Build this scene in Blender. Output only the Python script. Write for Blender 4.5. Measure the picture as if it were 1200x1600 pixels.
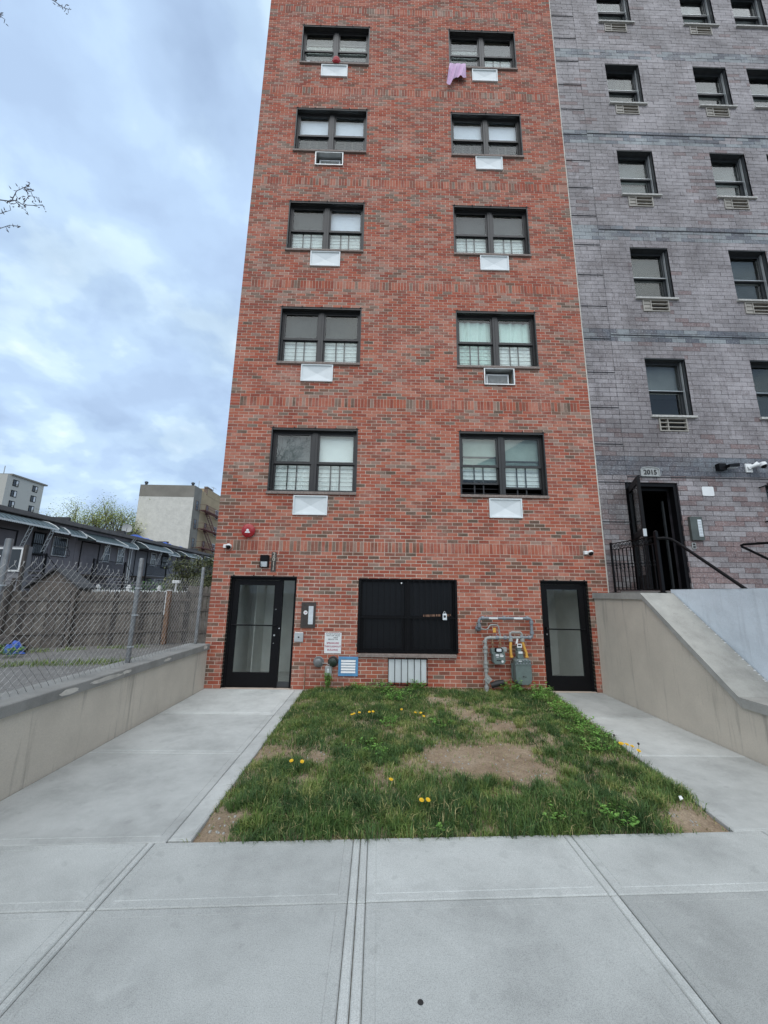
import bpy, math, random
import numpy as np
from mathutils import Vector, Matrix, noise as mnoise
R = math.radians
PI = math.pi
random.seed(7)
for o in list(bpy.data.objects): bpy.data.objects.remove(o)
SC = bpy.context.scene
COL = SC.collection

# ------------------------------------------------------------------ camera
CAM_P, CAM_Y, CAM_R, CAM_F = .2047, .0137, .0145, 610.96
cd = bpy.data.cameras.new('camera'); cam = bpy.data.objects.new('camera', cd); COL.objects.link(cam)
cd.sensor_fit = 'VERTICAL'; cd.sensor_height = 32.0; cd.sensor_width = 24.0
cd.lens = CAM_F / 1600 * 32.0
cd.clip_start = .05; cd.clip_end = 3000
fw = Vector((math.sin(CAM_Y)*math.cos(CAM_P), math.cos(CAM_Y)*math.cos(CAM_P), math.sin(CAM_P)))
r0 = Vector((math.cos(CAM_Y), -math.sin(CAM_Y), 0)); u0 = r0.cross(fw)
rr = math.cos(CAM_R)*r0 + math.sin(CAM_R)*u0; uu = -math.sin(CAM_R)*r0 + math.cos(CAM_R)*u0
mw = Matrix((rr, uu, -fw)).transposed().to_4x4(); mw.translation = Vector((3.0663, -7.3943, 1.68))
cam.matrix_world = mw
SC.camera = cam
SC.render.resolution_x = 768; SC.render.resolution_y = 1024

# ------------------------------------------------------------------ world, sun, exposure
SUN_EL, SUN_AZ = 56.0, 190.0        # azimuth measured clockwise from +Y
W = bpy.data.worlds.new('World'); SC.world = W; W.use_nodes = True
wn = W.node_tree.nodes; wl = W.node_tree.links; wn.clear()
def N(tree, t, **kw):
    n = tree.nodes.new(t)
    for k, v in kw.items():
        if k.startswith('i_'):
            n.inputs[k[2:].replace('_', ' ')].default_value = v
        else: setattr(n, k, v)
    return n
wt = W.node_tree
out = N(wt, 'ShaderNodeOutputWorld')
sky = N(wt, 'ShaderNodeTexSky', sky_type='NISHITA', sun_disc=False, sun_elevation=R(SUN_EL), sun_rotation=R(SUN_AZ))
sky.air_density = 1.0; sky.dust_density = 1.5; sky.ozone_density = 1.5
bg1 = N(wt, 'ShaderNodeBackground'); bg1.inputs['Strength'].default_value = .085
wl.new(sky.outputs[0], bg1.inputs[0])
tc = N(wt, 'ShaderNodeTexCoord')
sep = N(wt, 'ShaderNodeSeparateXYZ'); wl.new(tc.outputs['Generated'], sep.inputs[0])
zz = N(wt, 'ShaderNodeMath', operation='MAXIMUM'); wl.new(sep.outputs['Z'], zz.inputs[0]); zz.inputs[1].default_value = 0.0
za = N(wt, 'ShaderNodeMath', operation='ADD'); wl.new(zz.outputs[0], za.inputs[0]); za.inputs[1].default_value = .42
dv = N(wt, 'ShaderNodeVectorMath', operation='DIVIDE'); wl.new(tc.outputs['Generated'], dv.inputs[0])
cmb = N(wt, 'ShaderNodeCombineXYZ')
for i in range(3): wl.new(za.outputs[0], cmb.inputs[i])
wl.new(cmb.outputs[0], dv.inputs[1])
def wnoise(scale, det, rough, dist, off):
    mp = N(wt, 'ShaderNodeMapping'); mp.inputs['Location'].default_value = off
    wl.new(dv.outputs[0], mp.inputs[0])
    n = N(wt, 'ShaderNodeTexNoise'); n.inputs['Scale'].default_value = scale; n.inputs['Detail'].default_value = det
    n.inputs['Roughness'].default_value = rough; n.inputs['Distortion'].default_value = dist
    wl.new(mp.outputs[0], n.inputs['Vector']); return n
def wramp(src, stops):
    r = N(wt, 'ShaderNodeValToRGB'); r.color_ramp.interpolation = 'EASE'
    e = r.color_ramp.elements
    while len(e) < len(stops): e.new(.5)
    for k, (p, c) in enumerate(stops): e[k].position = p; e[k].color = (*c, 1)
    wl.new(src, r.inputs[0]); return r
n1 = wnoise(3.2, 5, .5, .1, (3.1, 7.7, 0)); n2 = wnoise(5.0, 7, .5, .1, (4.3, 5.7, 0))
cover = wramp(n1.outputs[0], [(.34, (.72,)*3), (.58, (1.0,)*3)])
tint = wramp(n2.outputs[0], [(.34, (.325, .435, .605)), (.45, (.355, .475, .650)), (.53, (.395, .525, .690)), (.61, (.475, .610, .740)), (.74, (.62, .74, .83))])
bg2 = N(wt, 'ShaderNodeBackground'); bg2.inputs['Strength'].default_value = 1.0
wl.new(tint.outputs[0], bg2.inputs[0])
mx = N(wt, 'ShaderNodeMixShader')
wl.new(cover.outputs[0], mx.inputs[0]); wl.new(bg1.outputs[0], mx.inputs[1]); wl.new(bg2.outputs[0], mx.inputs[2])
wl.new(mx.outputs[0], out.inputs[0])

sl = bpy.data.lights.new('sun', 'SUN'); sl.energy = 1.5; sl.angle = R(84); sl.color = (1, .945, .86)
sun = bpy.data.objects.new('sun', sl); COL.objects.link(sun)
a = R(SUN_AZ); e_ = R(SUN_EL)
sdir = Vector((math.sin(a)*math.cos(e_), math.cos(a)*math.cos(e_), math.sin(e_)))
sun.rotation_euler = (-sdir).to_track_quat('-Z', 'Y').to_euler(); sun.location = (0, -20, 30)
SC.view_settings.view_transform = 'Standard'; SC.view_settings.look = 'None'
SC.view_settings.gamma = 1; SC.view_settings.exposure = .6; SC.view_settings.use_curve_mapping = False
SC.render.engine = 'CYCLES'
SC.cycles.transparent_max_bounces = 16; SC.cycles.max_bounces = 7

# ------------------------------------------------------------------ materials
MATS = {}
def _mat(name):
    m = bpy.data.materials.new(name); m.use_nodes = True
    t = m.node_tree; b = t.nodes['Principled BSDF']; return m, t, b
def ramp(t, src, stops, interp='LINEAR'):
    r = t.nodes.new('ShaderNodeValToRGB'); r.color_ramp.interpolation = interp
    e = r.color_ramp.elements
    while len(e) < len(stops): e.new(.5)
    for k, (p, c) in enumerate(stops):
        e[k].position = p; e[k].color = (*c, 1) if len(c) == 3 else c
    t.links.new(src, r.inputs[0]); return r.outputs[0]
def g3(v): return (v, v, v)
def tnoise(t, scale, det=4, rough=.55, stretch=None, dist=0):
    g = t.nodes.new('ShaderNodeNewGeometry')
    n = t.nodes.new('ShaderNodeTexNoise'); n.inputs['Scale'].default_value = scale
    n.inputs['Detail'].default_value = det; n.inputs['Roughness'].default_value = rough
    n.inputs['Distortion'].default_value = dist
    if stretch:
        mp = t.nodes.new('ShaderNodeMapping'); mp.inputs['Scale'].default_value = stretch
        t.links.new(g.outputs['Position'], mp.inputs[0]); t.links.new(mp.outputs[0], n.inputs['Vector'])
    else: t.links.new(g.outputs['Position'], n.inputs['Vector'])
    return n.outputs[0]
def mixc(t, fac, a, b, mode='MIX'):
    m = t.nodes.new('ShaderNodeMix'); m.data_type = 'RGBA'; m.blend_type = mode
    for s, v in ((m.inputs[0], fac), (m.inputs[6], a), (m.inputs[7], b)):
        if isinstance(v, (int, float)): s.default_value = v
        elif isinstance(v, tuple): s.default_value = (*v, 1)
        else: t.links.new(v, s)
    return m.outputs[2]
def bump(t, b, src, dist, strength=.6):
    n = t.nodes.new('ShaderNodeBump'); n.inputs['Distance'].default_value = dist; n.inputs['Strength'].default_value = strength
    t.links.new(src, n.inputs['Height']); t.links.new(n.outputs[0], b.inputs['Normal'])
def plain(name, col, rough=.6, var=.15, scale=6, metal=0, bmp=0, bscale=60, spec=.5, coat=0):
    if name in MATS: return MATS[name]
    m, t, b = _mat(name)
    n = tnoise(t, scale, 5, .6)
    lo = tuple(c*(1-var) for c in col); hi = tuple(min(1, c*(1+var)) for c in col)
    t.links.new(ramp(t, n, [(.3, lo), (.7, hi)]), b.inputs['Base Color'])
    b.inputs['Roughness'].default_value = rough; b.inputs['Metallic'].default_value = metal
    b.inputs['Specular IOR Level'].default_value = spec; b.inputs['Coat Weight'].default_value = coat
    if bmp: bump(t, b, tnoise(t, bscale, 4), bmp)
    MATS[name] = m; return m
def attr(t, name):
    a = t.nodes.new('ShaderNodeAttribute'); a.attribute_name = name; return a.outputs['Fac']
def math2(t, op, a, b, clamp=False):
    m = t.nodes.new('ShaderNodeMath'); m.operation = op; m.use_clamp = clamp
    for s, v in ((m.inputs[0], a), (m.inputs[1], b)):
        if isinstance(v, (int, float)): s.default_value = v
        else: t.links.new(v, s)
    return m.outputs[0]

def brick_red():
    m, t, b = _mat('red_brick')
    col = ramp(t, attr(t, 'tone'), [(0, (.275, .080, .050)), (.12, (.330, .098, .060)), (.24, (.235, .070, .048)), (.36, (.345, .122, .076)),
        (.48, (.385, .165, .115)), (.58, (.205, .090, .065)), (.66, (.150, .095, .070)), (.76, (.100, .085, .066)), (.86, (.17, .15, .125)), (.93, (.27, .215, .185)), (1, (.33, .20, .16))], 'CONSTANT')
    sp = ramp(t, tnoise(t, 90, 5, .7), [(.3, g3(.72)), (.7, g3(1.22))])
    col = mixc(t, 1.0, col, sp, 'MULTIPLY')
    # lime bloom: streaks that stay where they are
    w = ramp(t, tnoise(t, 1.3, 5, .65, (1, 1, 1.6)), [(.45, g3(0)), (.70, g3(.50))])
    w2 = ramp(t, tnoise(t, 16, 4, .7), [(.35, g3(.1)), (.62, g3(1))])
    w = math2(t, 'MULTIPLY', w, w2)
    w = math2(t, 'ADD', w, .03)
    st = ramp(t, tnoise(t, 1, 5, .75, (7, 7, .7)), [(.60, g3(0)), (.76, g3(.5))]); w = math2(t, 'ADD', w, math2(t, 'MULTIPLY', st, w2), True)
    col = mixc(t, ramp(t, tnoise(t, .8, 5, .7, (1, 1, 1.5)), [(.5, g3(0)), (.8, g3(.5))]), col, (.13, .06, .05))
    col = mixc(t, w, col, (.50, .41, .36)); col = mixc(t, 1.0, col, (1.17, .93, .84), 'MULTIPLY')
    t.links.new(col, b.inputs['Base Color']); b.inputs['Roughness'].default_value = .85; b.inputs['Specular IOR Level'].default_value = .3
    bump(t, b, tnoise(t, 160, 4, .7), .002, .5)
    return m
def brick_purple():
    m, t, b = _mat('painted_purple_brick')
    col = ramp(t, attr(t, 'tone'), [(0, (.215, .203, .210)), (.25, (.245, .232, .242)), (.45, (.190, .176, .182)), (.6, (.165, .122, .120)),
        (.68, (.180, .130, .126)), (.76, (.075, .085, .105)), (.84, (.12, .14, .162)), (.92, (.20, .228, .242))], 'CONSTANT')
    fine = tnoise(t, 26, 6, .78, (1, 1, 1.3)); big = tnoise(t, .9, 5, .65)
    col = mixc(t, 1.0, col, ramp(t, big, [(.3, g3(.60)), (.7, g3(1.38))]), 'MULTIPLY')
    col = mixc(t, ramp(t, tnoise(t, .55, 7, .75, (1, 1, .6), 1), [(.50, g3(0)), (.64, g3(.62))]), col, (.095, .082, .082))
    col = mixc(t, 1.0, col, ramp(t, tnoise(t, 70, 4, .7), [(.3, g3(.75)), (.7, g3(1.18))]), 'MULTIPLY')
    # chalky rubbed-through paint
    col = mixc(t, math2(t, 'MULTIPLY', ramp(t, fine, [(.50, g3(0)), (.70, g3(.85))]), ramp(t, big, [(.35, g3(.3)), (.65, g3(1))])), col, (.42, .43, .46))
    col = mixc(t, ramp(t, tnoise(t, 11, 6, .75, (1, 1, .35)), [(.52, g3(0)), (.70, g3(.7))]), col, (.08, .066, .072))
    col = mixc(t, 1.0, col, (1.24, 1.19, 1.15), 'MULTIPLY')
    t.links.new(col, b.inputs['Base Color']); b.inputs['Roughness'].default_value = .6; b.inputs['Specular IOR Level'].default_value = .45
    bump(t, b, fine, .004, .7)
    return m
def concrete(name, base, speck=.3, tint=(1, 1, 1), big=1.2, rough=.9, attrtone=False):
    m, t, b = _mat(name)
    c = tuple(base*k for k in tint)
    col = ramp(t, tnoise(t, big, 7, .68), [(.30, tuple(x*.76 for x in c)), (.5, c), (.70, tuple(x*1.16 for x in c))])
    col = mixc(t, 1.0, col, ramp(t, tnoise(t, 210, 2, .9), [(.3, g3(1-speck*.8)), (.5, g3(1)), (.72, g3(1+speck*.5))]), 'MULTIPLY')
    col = mixc(t, ramp(t, tnoise(t, 9, 8, .75), [(.62, g3(0)), (.74, g3(.4))]), col, tuple(x*.6 for x in c))
    col = mixc(t, ramp(t, tnoise(t, 2.6, 6, .7, None, 1.2), [(.55, g3(0)), (.72, g3(.35))]), col, tuple(x*.70 for x in c))
    col = mixc(t, ramp(t, tnoise(t, 3.4, 8, .75, None, .6), [(.60, g3(0)), (.72, g3(.45))]), col, tuple(min(1, x*1.35) for x in c))
    # gum and oil spots
    col = mixc(t, ramp(t, tnoise(t, 8.5, 2, .4), [(.665, g3(0)), (.72, g3(.20))]), col, tuple(x*.52 for x in c))
    if attrtone: col = mixc(t, 1.0, col, ramp(t, attr(t, 'tone'), [(0, g3(.80)), (1, g3(1.13))]), 'MULTIPLY')
    t.links.new(col, b.inputs['Base Color']); b.inputs['Roughness'].default_value = rough; b.inputs['Specular IOR Level'].default_value = .3
    bump(t, b, tnoise(t, 320, 3, .8), .001, .4)
    return m
def stucco(name, c, streak=.35, bd=.004, bs=45):
    m, t, b = _mat(name)
    col = ramp(t, tnoise(t, 1.6, 6, .6), [(.25, tuple(x*.86 for x in c)), (.75, tuple(x*1.1 for x in c))])
    st = ramp(t, tnoise(t, 1.0, 5, .7, (9, 9, .55)), [(.56, g3(0)), (.70, g3(streak))])
    col = mixc(t, st, col, tuple(x*.45 for x in c))
    col = mixc(t, 1, col, ramp(t, tnoise(t, 150, 3), [(.3, g3(.9)), (.7, g3(1.08))]), 'MULTIPLY')
    t.links.new(col, b.inputs['Base Color']); b.inputs['Roughness'].default_value = .9
    bump(t, b, tnoise(t, bs, 5, .6), bd, .6)
    return m
def glass(name, tint=(.93, .96, .95), gl=1.0, rough=.01):
    m = bpy.data.materials.new(name); m.use_nodes = True; t = m.node_tree; t.nodes.clear()
    o = t.nodes.new('ShaderNodeOutputMaterial'); mxs = t.nodes.new('ShaderNodeMixShader')
    ge = t.nodes.new('ShaderNodeNewGeometry'); dt = t.nodes.new('ShaderNodeVectorMath'); dt.operation = 'DOT_PRODUCT'
    t.links.new(ge.outputs['Incoming'], dt.inputs[0]); t.links.new(ge.outputs['Normal'], dt.inputs[1])
    inv = math2(t, 'SUBTRACT', 1.0, math2(t, 'ABSOLUTE', dt.outputs['Value'], 0.0), True)
    fr = math2(t, 'ADD', math2(t, 'MULTIPLY', math2(t, 'POWER', inv, 5.0), .94), .036)      # Schlick
    g = t.nodes.new('ShaderNodeBsdfGlossy'); g.inputs['Roughness'].default_value = rough
    tr = t.nodes.new('ShaderNodeBsdfTransparent'); tr.inputs[0].default_value = (*tint, 1)
    bp = t.nodes.new('ShaderNodeBump'); bp.inputs['Distance'].default_value = .003; bp.inputs['Strength'].default_value = .1
    t.links.new(tnoise(t, 2.2, 2), bp.inputs['Height']); t.links.new(bp.outputs[0], g.inputs['Normal'])
    fm = math2(t, 'MULTIPLY', fr, gl)
    t.links.new(fm, mxs.inputs[0]); t.links.new(tr.outputs[0], mxs.inputs[1]); t.links.new(g.outputs[0], mxs.inputs[2])
    t.links.new(mxs.outputs[0], o.inputs[0]); return m
def leafy(name, stops, rough=.6, trans=.0):
    m, t, b = _mat(name)
    col = ramp(t, attr(t, 'tone'), stops)
    col = mixc(t, 1, col, ramp(t, tnoise(t, 3, 3), [(.3, g3(.8)), (.7, g3(1.2))]), 'MULTIPLY')
    col = mixc(t, 1, col, (1.32, 1.30, 1.2), 'MULTIPLY')
    t.links.new(col, b.inputs['Base Color']); b.inputs['Roughness'].default_value = rough; b.inputs['Specular IOR Level'].default_value = .3
    return m

M_BRICK = brick_red(); M_PBRICK = brick_purple()
M_SIDE = concrete('sidewalk_concrete', .44, .42, (.965, 1.0, .955), attrtone=True)
M_PATH = concrete('path_concrete', .50, .25, (.97, 1.0, .955), 1.8, attrtone=True)
M_COPE = concrete('coping_concrete', .27, .3, (1.0, .98, .90), 3)
M_COPE2 = concrete('light_coping_concrete', .36, .25, (1.0, .985, .90), 3)
M_TAN = stucco('tan_stucco', (.58, .525, .435), .6)
M_BLUEW = stucco('pale_blue_painted_render', (.67, .735, .78), .22, .02, 7)
M_SOILD = None
def soil():
    m, t, b = _mat('bare_soil')
    col = ramp(t, tnoise(t, 2.2, 8, .75), [(.3, (.24, .175, .115)), (.5, (.36, .275, .19)), (.7, (.46, .37, .27))])
    col = mixc(t, 1, col, ramp(t, tnoise(t, 60, 6, .8), [(.3, g3(.55)), (.7, g3(1.3))]), 'MULTIPLY')
    v = t.nodes.new('ShaderNodeTexVoronoi'); v.inputs['Scale'].default_value = 55
    g = t.nodes.new('ShaderNodeNewGeometry'); t.links.new(g.outputs['Position'], v.inputs['Vector'])
    col = mixc(t, ramp(t, v.outputs['Distance'], [(.10, g3(.7)), (.16, g3(0))]), col, (.42, .36, .28))
    t.links.new(col, b.inputs['Base Color']); b.inputs['Roughness'].default_value = .95; b.inputs['Specular IOR Level'].default_value = .15
    bump(t, b, tnoise(t, 70, 6, .8), .02, .8); return m
M_SOIL = soil()
M_ASPH = concrete('asphalt', .07, .4, (1, 1, 1), 1)
M_LOT = concrete('lot_dirt', .16, .45, (1, .96, .9), 1.5)
M_GRASS = leafy('grass_blades', [(0, (.034, .070, .024)), (.35, (.064, .118, .032)), (.6, (.115, .17, .042)), (.82, (.20, .215, .075)), (1, (.40, .34, .19))])
M_LEAF = leafy('weed_leaves', [(0, (.045, .12, .025)), (.5, (.085, .20, .040)), (1, (.15, .28, .065))])
M_MORTAR = plain('mortar', (.58, .485, .40), .9, .22, 3, bmp=.002)
M_PMORTAR = plain('dark_mortar', (.055, .05, .058), .9, .4, 5)
M_PMORTAR2 = plain('joint_grit', (.26, .255, .235), .95, .4, 40)
M_BLACK = plain('black_metal', (.004, .004, .005), .5, .2, 8, spec=.18)
M_FRAME = plain('dark_bronze_frame', (.022, .022, .022), .42, .2, 8)
M_FRAME2 = plain('grey_frame', (.038, .042, .045), .42, .2, 8)
M_LINTEL = plain('lintel_steel', (.008, .008, .008), .6, .2, 8)
M_GUARD = plain('guard_metal', (.02, .02, .022), .5, .2)
M_SILL = plain('stone_sill', (.24, .195, .17), .85, .3, 30, bmp=.002)
M_PSILL = plain('pale_stone_sill', (.46, .45, .42), .85, .3, 30, bmp=.002)
M_WHITE = plain('white_enamel', (.70, .74, .74), .4, .05, 5)
M_WHITE2 = plain('white_plastic', (.74, .75, .74), .45, .05)
M_ALU = plain('aluminium', (.52, .54, .54), .38, .12, metal=.6)
M_GALV = plain('galvanised_steel', (.20, .205, .205), .5, .22, 14, metal=.5)
M_WIRE = plain('chain_wire', (.34, .335, .32), .5, .45, 2.5, metal=.35)
M_GPIPE = plain('grey_gas_pipe', (.20, .225, .245), .5, .18, 20)
M_GMETER = plain('grey_green_meter_paint', (.135, .175, .165), .45, .12, 14)
M_GPIPE2 = plain('light_grey_pipe', (.32, .33, .31), .55, .2, 25)
M_YELLOW = plain('yellow_pipe', (.66, .36, .065), .5, .1, 20)
M_RED = plain('red_enamel', (.33, .012, .016), .25, .1, 6)
M_BRONZE = plain('bronze_plate', (.075, .062, .055), .4, .2, 20, metal=.5)
M_DARKG = plain('dark_green_cap', (.02, .035, .025), .35, .3, 30)
M_BLUEP = plain('blue_paint', (.11, .30, .52), .5, .12, 12)
M_GREY = plain('grey_plastic', (.34, .35, .34), .5, .15, 20)
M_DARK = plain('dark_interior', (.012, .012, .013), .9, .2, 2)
M_INT = plain('interior_plaster', (.72, .72, .69), .8, .12, 2)
M_INTF = plain('interior_tile_floor', (.5, .5, .48), .5, .2, 8)
M_GLASS = glass('window_glass')
M_GLASSD = glass('door_glass', (.93, .95, .94), 1.0)
M_GLASSB = plain('black_screen', (.007, .0075, .009), .3, .25, 1.5, spec=.25)
M_SHADE = {k: plain('shade_'+k, c, .8, v, 2.5) for k, c, v in [
    ('white', (.93, .95, .93), .04), ('mint', (.70, .86, .79), .08), ('pale_mint', (.55, .66, .60), .14), ('sage', (.36, .43, .39), .15),
    ('grey', (.055, .057, .057), .22), ('mid', (.16, .165, .165), .15), ('sky_reflection', (.80, .82, .92), .05), ('dark', (.02, .02, .021), .2), ('dim', (.055, .055, .058), .3)]}
M_SIDING = plain('mauve_grey_siding', (.185, .168, .178), .7, .12, 1.5)
M_SIDING2 = plain('grey_siding', (.165, .165, .175), .7, .12, 1.5)
M_AWN = plain('grey_green_awning', (.070, .098, .104), .45, .15, 2)
M_AWNW = plain('white_awning_trim', (.55, .58, .58), .5, .08)
M_ROOF = plain('dark_roofing', (.05, .05, .052), .85, .25, 1.5)
M_FASCIA = plain('brown_grey_fascia', (.105, .095, .09), .7, .2, 2)
M_WOOD = plain('weathered_wood', (.115, .10, .088), .85, .35, 9, bmp=.004, bscale=30)
M_WOOD2 = plain('pale_weathered_wood', (.155, .138, .12), .85, .3, 9, bmp=.004, bscale=30)
M_WOODD = plain('dark_wet_wood', (.06, .052, .047), .85, .35, 6, bmp=.004, bscale=30)
M_RUSTW = plain('rusty_post', (.17, .095, .055), .85, .4, 9, bmp=.004)
M_VINYL = plain('white_vinyl', (.66, .67, .66), .5, .06)
M_TARP = plain('blue_tarp', (.035, .10, .42), .5, .25, 5)
M_BARK = plain('bark', (.085, .072, .062), .9, .3, 12, bmp=.01, bscale=20)
M_TWIG = plain('twig_bark', (.13, .12, .13), .9, .2, 12)
M_PINK = plain('lilac_cloth', (.64, .44, .62), .85, .08, 7)
M_FARW = stucco('whitewashed_brick', (.60, .58, .52), .35, .05, 3)
M_FARG = plain('grey_parapet_render', (.21, .195, .165), .9, .15, .5)
M_FARB = plain('brown_brick_far', (.17, .125, .10), .9, .2, .8)
M_FARY = plain('ochre_brick_far', (.37, .285, .175), .9, .15, .6)
M_FESC = plain('red_oxide_iron', (.13, .045, .038), .7, .2, 2)
M_MOD = plain('beige_panel', (.44, .43, .385), .7, .05, .1)
M_MODW = plain('modern_window_white', (.6, .62, .63), .4, .1)
M_DGLASS = plain('dark_far_glass', (.028, .033, .038), .12, .3, .6)
M_FLOWER = plain('dandelion_yellow', (.75, .48, .02), .7, .15, 60)
M_INK = plain('black_ink', (.02, .02, .02), .6, .1)
M_REDINK = plain('red_ink', (.38, .04, .09), .6, .1)
M_NUM = plain('pale_numerals', (.50, .46, .38), .5, .1)
M_LENS = plain('lamp_lens', (.68, .72, .74), .2, .1)
M_STONE = plain('pale_cast_stone', (.36, .37, .36), .8, .15, 30)
M_MASTIC = plain('pale_mastic', (.55, .52, .46), .8, .25, 8)
M_JOINT_SHADOW = plain('sealant_and_shadow', (.02, .022, .026), .7, .3, 5)
M_BROWN = plain('brown_sticker', (.22, .12, .075), .6, .2)

# ------------------------------------------------------------------ mesh helpers
WPOS = {}
class MB:
    def __init__(s): s.v = []; s.f = []; s.mi = []; s.tn = []; s.cm = 0; s.ct = .5
    def quad(s, *p):
        i = len(s.v); s.v += [tuple(q) for q in p]; s.f.append(tuple(range(i, i+len(p)))); s.mi.append(s.cm); s.tn.append(s.ct)
    def box(s, x0, x1, y0, y1, z0, z1, skip=''):
        i = len(s.v)
        s.v += [(x0,y0,z0),(x1,y0,z0),(x1,y1,z0),(x0,y1,z0),(x0,y0,z1),(x1,y0,z1),(x1,y1,z1),(x0,y1,z1)]
        for k, q in (('-z',(0,3,2,1)),('+z',(4,5,6,7)),('-y',(0,1,5,4)),('+x',(1,2,6,5)),('+y',(2,3,7,6)),('-x',(3,0,4,7))):
            if k in skip: continue
            s.f.append(tuple(i+j for j in q)); s.mi.append(s.cm); s.tn.append(s.ct)
    def cbox(s, x0, x1, y0, y1, z0, z1, c):      # box with chamfered top edges / front edges
        i = len(s.v)
        s.v += [(x0,y0,z0),(x1,y0,z0),(x1,y1,z0),(x0,y1,z0),(x0,y0,z1-c),(x1,y0,z1-c),(x1,y1,z1-c),(x0,y1,z1-c),
                (x0+c,y0+c,z1),(x1-c,y0+c,z1),(x1-c,y1-c,z1),(x0+c,y1-c,z1)]
        for q in ((0,3,2,1),(0,1,5,4),(1,2,6,5),(2,3,7,6),(3,0,4,7),(4,5,9,8),(5,6,10,9),(6,7,11,10),(7,4,8,11),(8,9,10,11)):
            s.f.append(tuple(i+j for j in q)); s.mi.append(s.cm); s.tn.append(s.ct)
    def obox(s, p0, p1, w, h, up=(0,0,1)):       # bar from p0 to p1, section w (side) x h (up)
        p0 = Vector(p0); p1 = Vector(p1); d = (p1-p0).normalized(); sd = d.cross(Vector(up))
        if sd.length < 1e-4: sd = d.cross(Vector((0,1,0)))
        sd.normalize(); u = sd.cross(d).normalized(); i = len(s.v)
        for p in (p0, p1):
            for a, b in ((-1,-1),(1,-1),(1,1),(-1,1)): s.v.append(tuple(p + sd*(a*w/2) + u*(b*h/2)))
        for q in ((0,1,2,3),(7,6,5,4),(0,4,5,1),(1,5,6,2),(2,6,7,3),(3,7,4,0)):
            s.f.append(tuple(i+j for j in q)); s.mi.append(s.cm); s.tn.append(s.ct)
    def tube(s, pts, r, n=8, caps=True):
        pts = [Vector(p) for p in pts]; rs = r if isinstance(r, (list, tuple)) else [r]*len(pts)
        i0 = len(s.v); prev = None
        for k, p in enumerate(pts):
            d = (pts[min(k+1, len(pts)-1)] - pts[max(k-1, 0)])
            d = d.normalized() if d.length > 1e-9 else Vector((0,0,1))
            if prev is None: sd = d.cross(Vector((.13,.21,1)) if abs(d.z) < .95 else Vector((1,.1,0)))
            else: sd = prev - d*prev.dot(d)
            sd.normalize(); prev = sd; u = d.cross(sd)
            for j in range(n):
                a = 2*PI*j/n; s.v.append(tuple(p + (sd*math.cos(a)+u*math.sin(a))*rs[k]))
        for k in range(len(pts)-1):
            for j in range(n):
                a = i0+k*n+j; b = i0+k*n+(j+1) % n
                s.f.append((a, b, b+n, a+n)); s.mi.append(s.cm); s.tn.append(s.ct)
        if caps:
            s.f.append(tuple(i0+j for j in range(n))[::-1]); s.mi.append(s.cm); s.tn.append(s.ct)
            e = i0+(len(pts)-1)*n; s.f.append(tuple(e+j for j in range(n))); s.mi.append(s.cm); s.tn.append(s.ct)
    def lathe(s, c, axis, prof, n=20):           # prof: list of (along axis, radius)
        c = Vector(c); a = Vector(axis).normalized()
        s.tube([c+a*t for t, r in prof], [max(r, 1e-4) for t, r in prof], n) if False else None
        sd = a.cross(Vector((.1,.2,1)) if abs(a.z) < .9 else Vector((1,0,0))).normalized(); u = a.cross(sd); i0 = len(s.v)
        for t, r in prof:
            for j in range(n):
                q = 2*PI*j/n; s.v.append(tuple(c + a*t + (sd*math.cos(q)+u*math.sin(q))*max(r, 1e-4)))
        for k in range(len(prof)-1):
            for j in range(n):
                p = i0+k*n+j; q = i0+k*n+(j+1) % n
                s.f.append((p, q, q+n, p+n)); s.mi.append(s.cm); s.tn.append(s.ct)
        for base, rev in ((i0, True), (i0+(len(prof)-1)*n, False)):
            t_ = tuple(base+j for j in range(n)); s.f.append(t_[::-1] if rev else t_); s.mi.append(s.cm); s.tn.append(s.ct)
    def prism(s, poly, f):                       # poly: 2D pts, f(a,b,t)->xyz, t 0/1
        n = len(poly); i = len(s.v)
        s.v += [tuple(f(a, b, 0)) for a, b in poly] + [tuple(f(a, b, 1)) for a, b in poly]
        fs = [tuple(range(i, i+n))[::-1], tuple(range(i+n, i+2*n))] + [(i+k, i+(k+1) % n, i+n+(k+1) % n, i+n+k) for k in range(n)]
        for q in fs: s.f.append(q); s.mi.append(s.cm); s.tn.append(s.ct)
    def build(s, name, mats, parent=None, local=False, smooth=False, tone=False, loc=None):
        if not isinstance(mats, (list, tuple)): mats = [mats]
        me = bpy.data.meshes.new(name)
        c = Vector((0,0,0))
        if not local:
            xs = list(zip(*s.v)); c = Vector(((min(xs[0])+max(xs[0]))/2, (min(xs[1])+max(xs[1]))/2, min(xs[2])))
            vv = [(a-c.x, b-c.y, d-c.z) for a, b, d in s.v]
        else: vv = s.v
        me.from_pydata(vv, [], s.f)
        for m in mats: me.materials.append(m)
        if len(mats) > 1: me.polygons.foreach_set('material_index', s.mi)
        if tone:
            at = me.attributes.new('tone', 'FLOAT', 'FACE'); at.data.foreach_set('value', s.tn)
        if smooth is True: me.polygons.foreach_set('use_smooth', [True]*len(s.f))
        elif smooth:
            me.polygons.foreach_set('use_smooth', [True]*len(s.f)); me.set_sharp_from_angle(angle=R(smooth))
        me.update()
        return link(name, me, parent, c if loc is None else Vector(loc))
def link(name, me, parent, wpos, rz=0):
    o = bpy.data.objects.new(name, me); COL.objects.link(o)
    wpos = Vector(wpos)
    if parent is not None:
        o.parent = parent; o.location = wpos - WPOS.get(parent.name, Vector((0,0,0)))
    else: o.location = wpos
    WPOS[o.name] = wpos
    if rz: o.rotation_euler = (0,0,rz)
    return o
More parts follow.
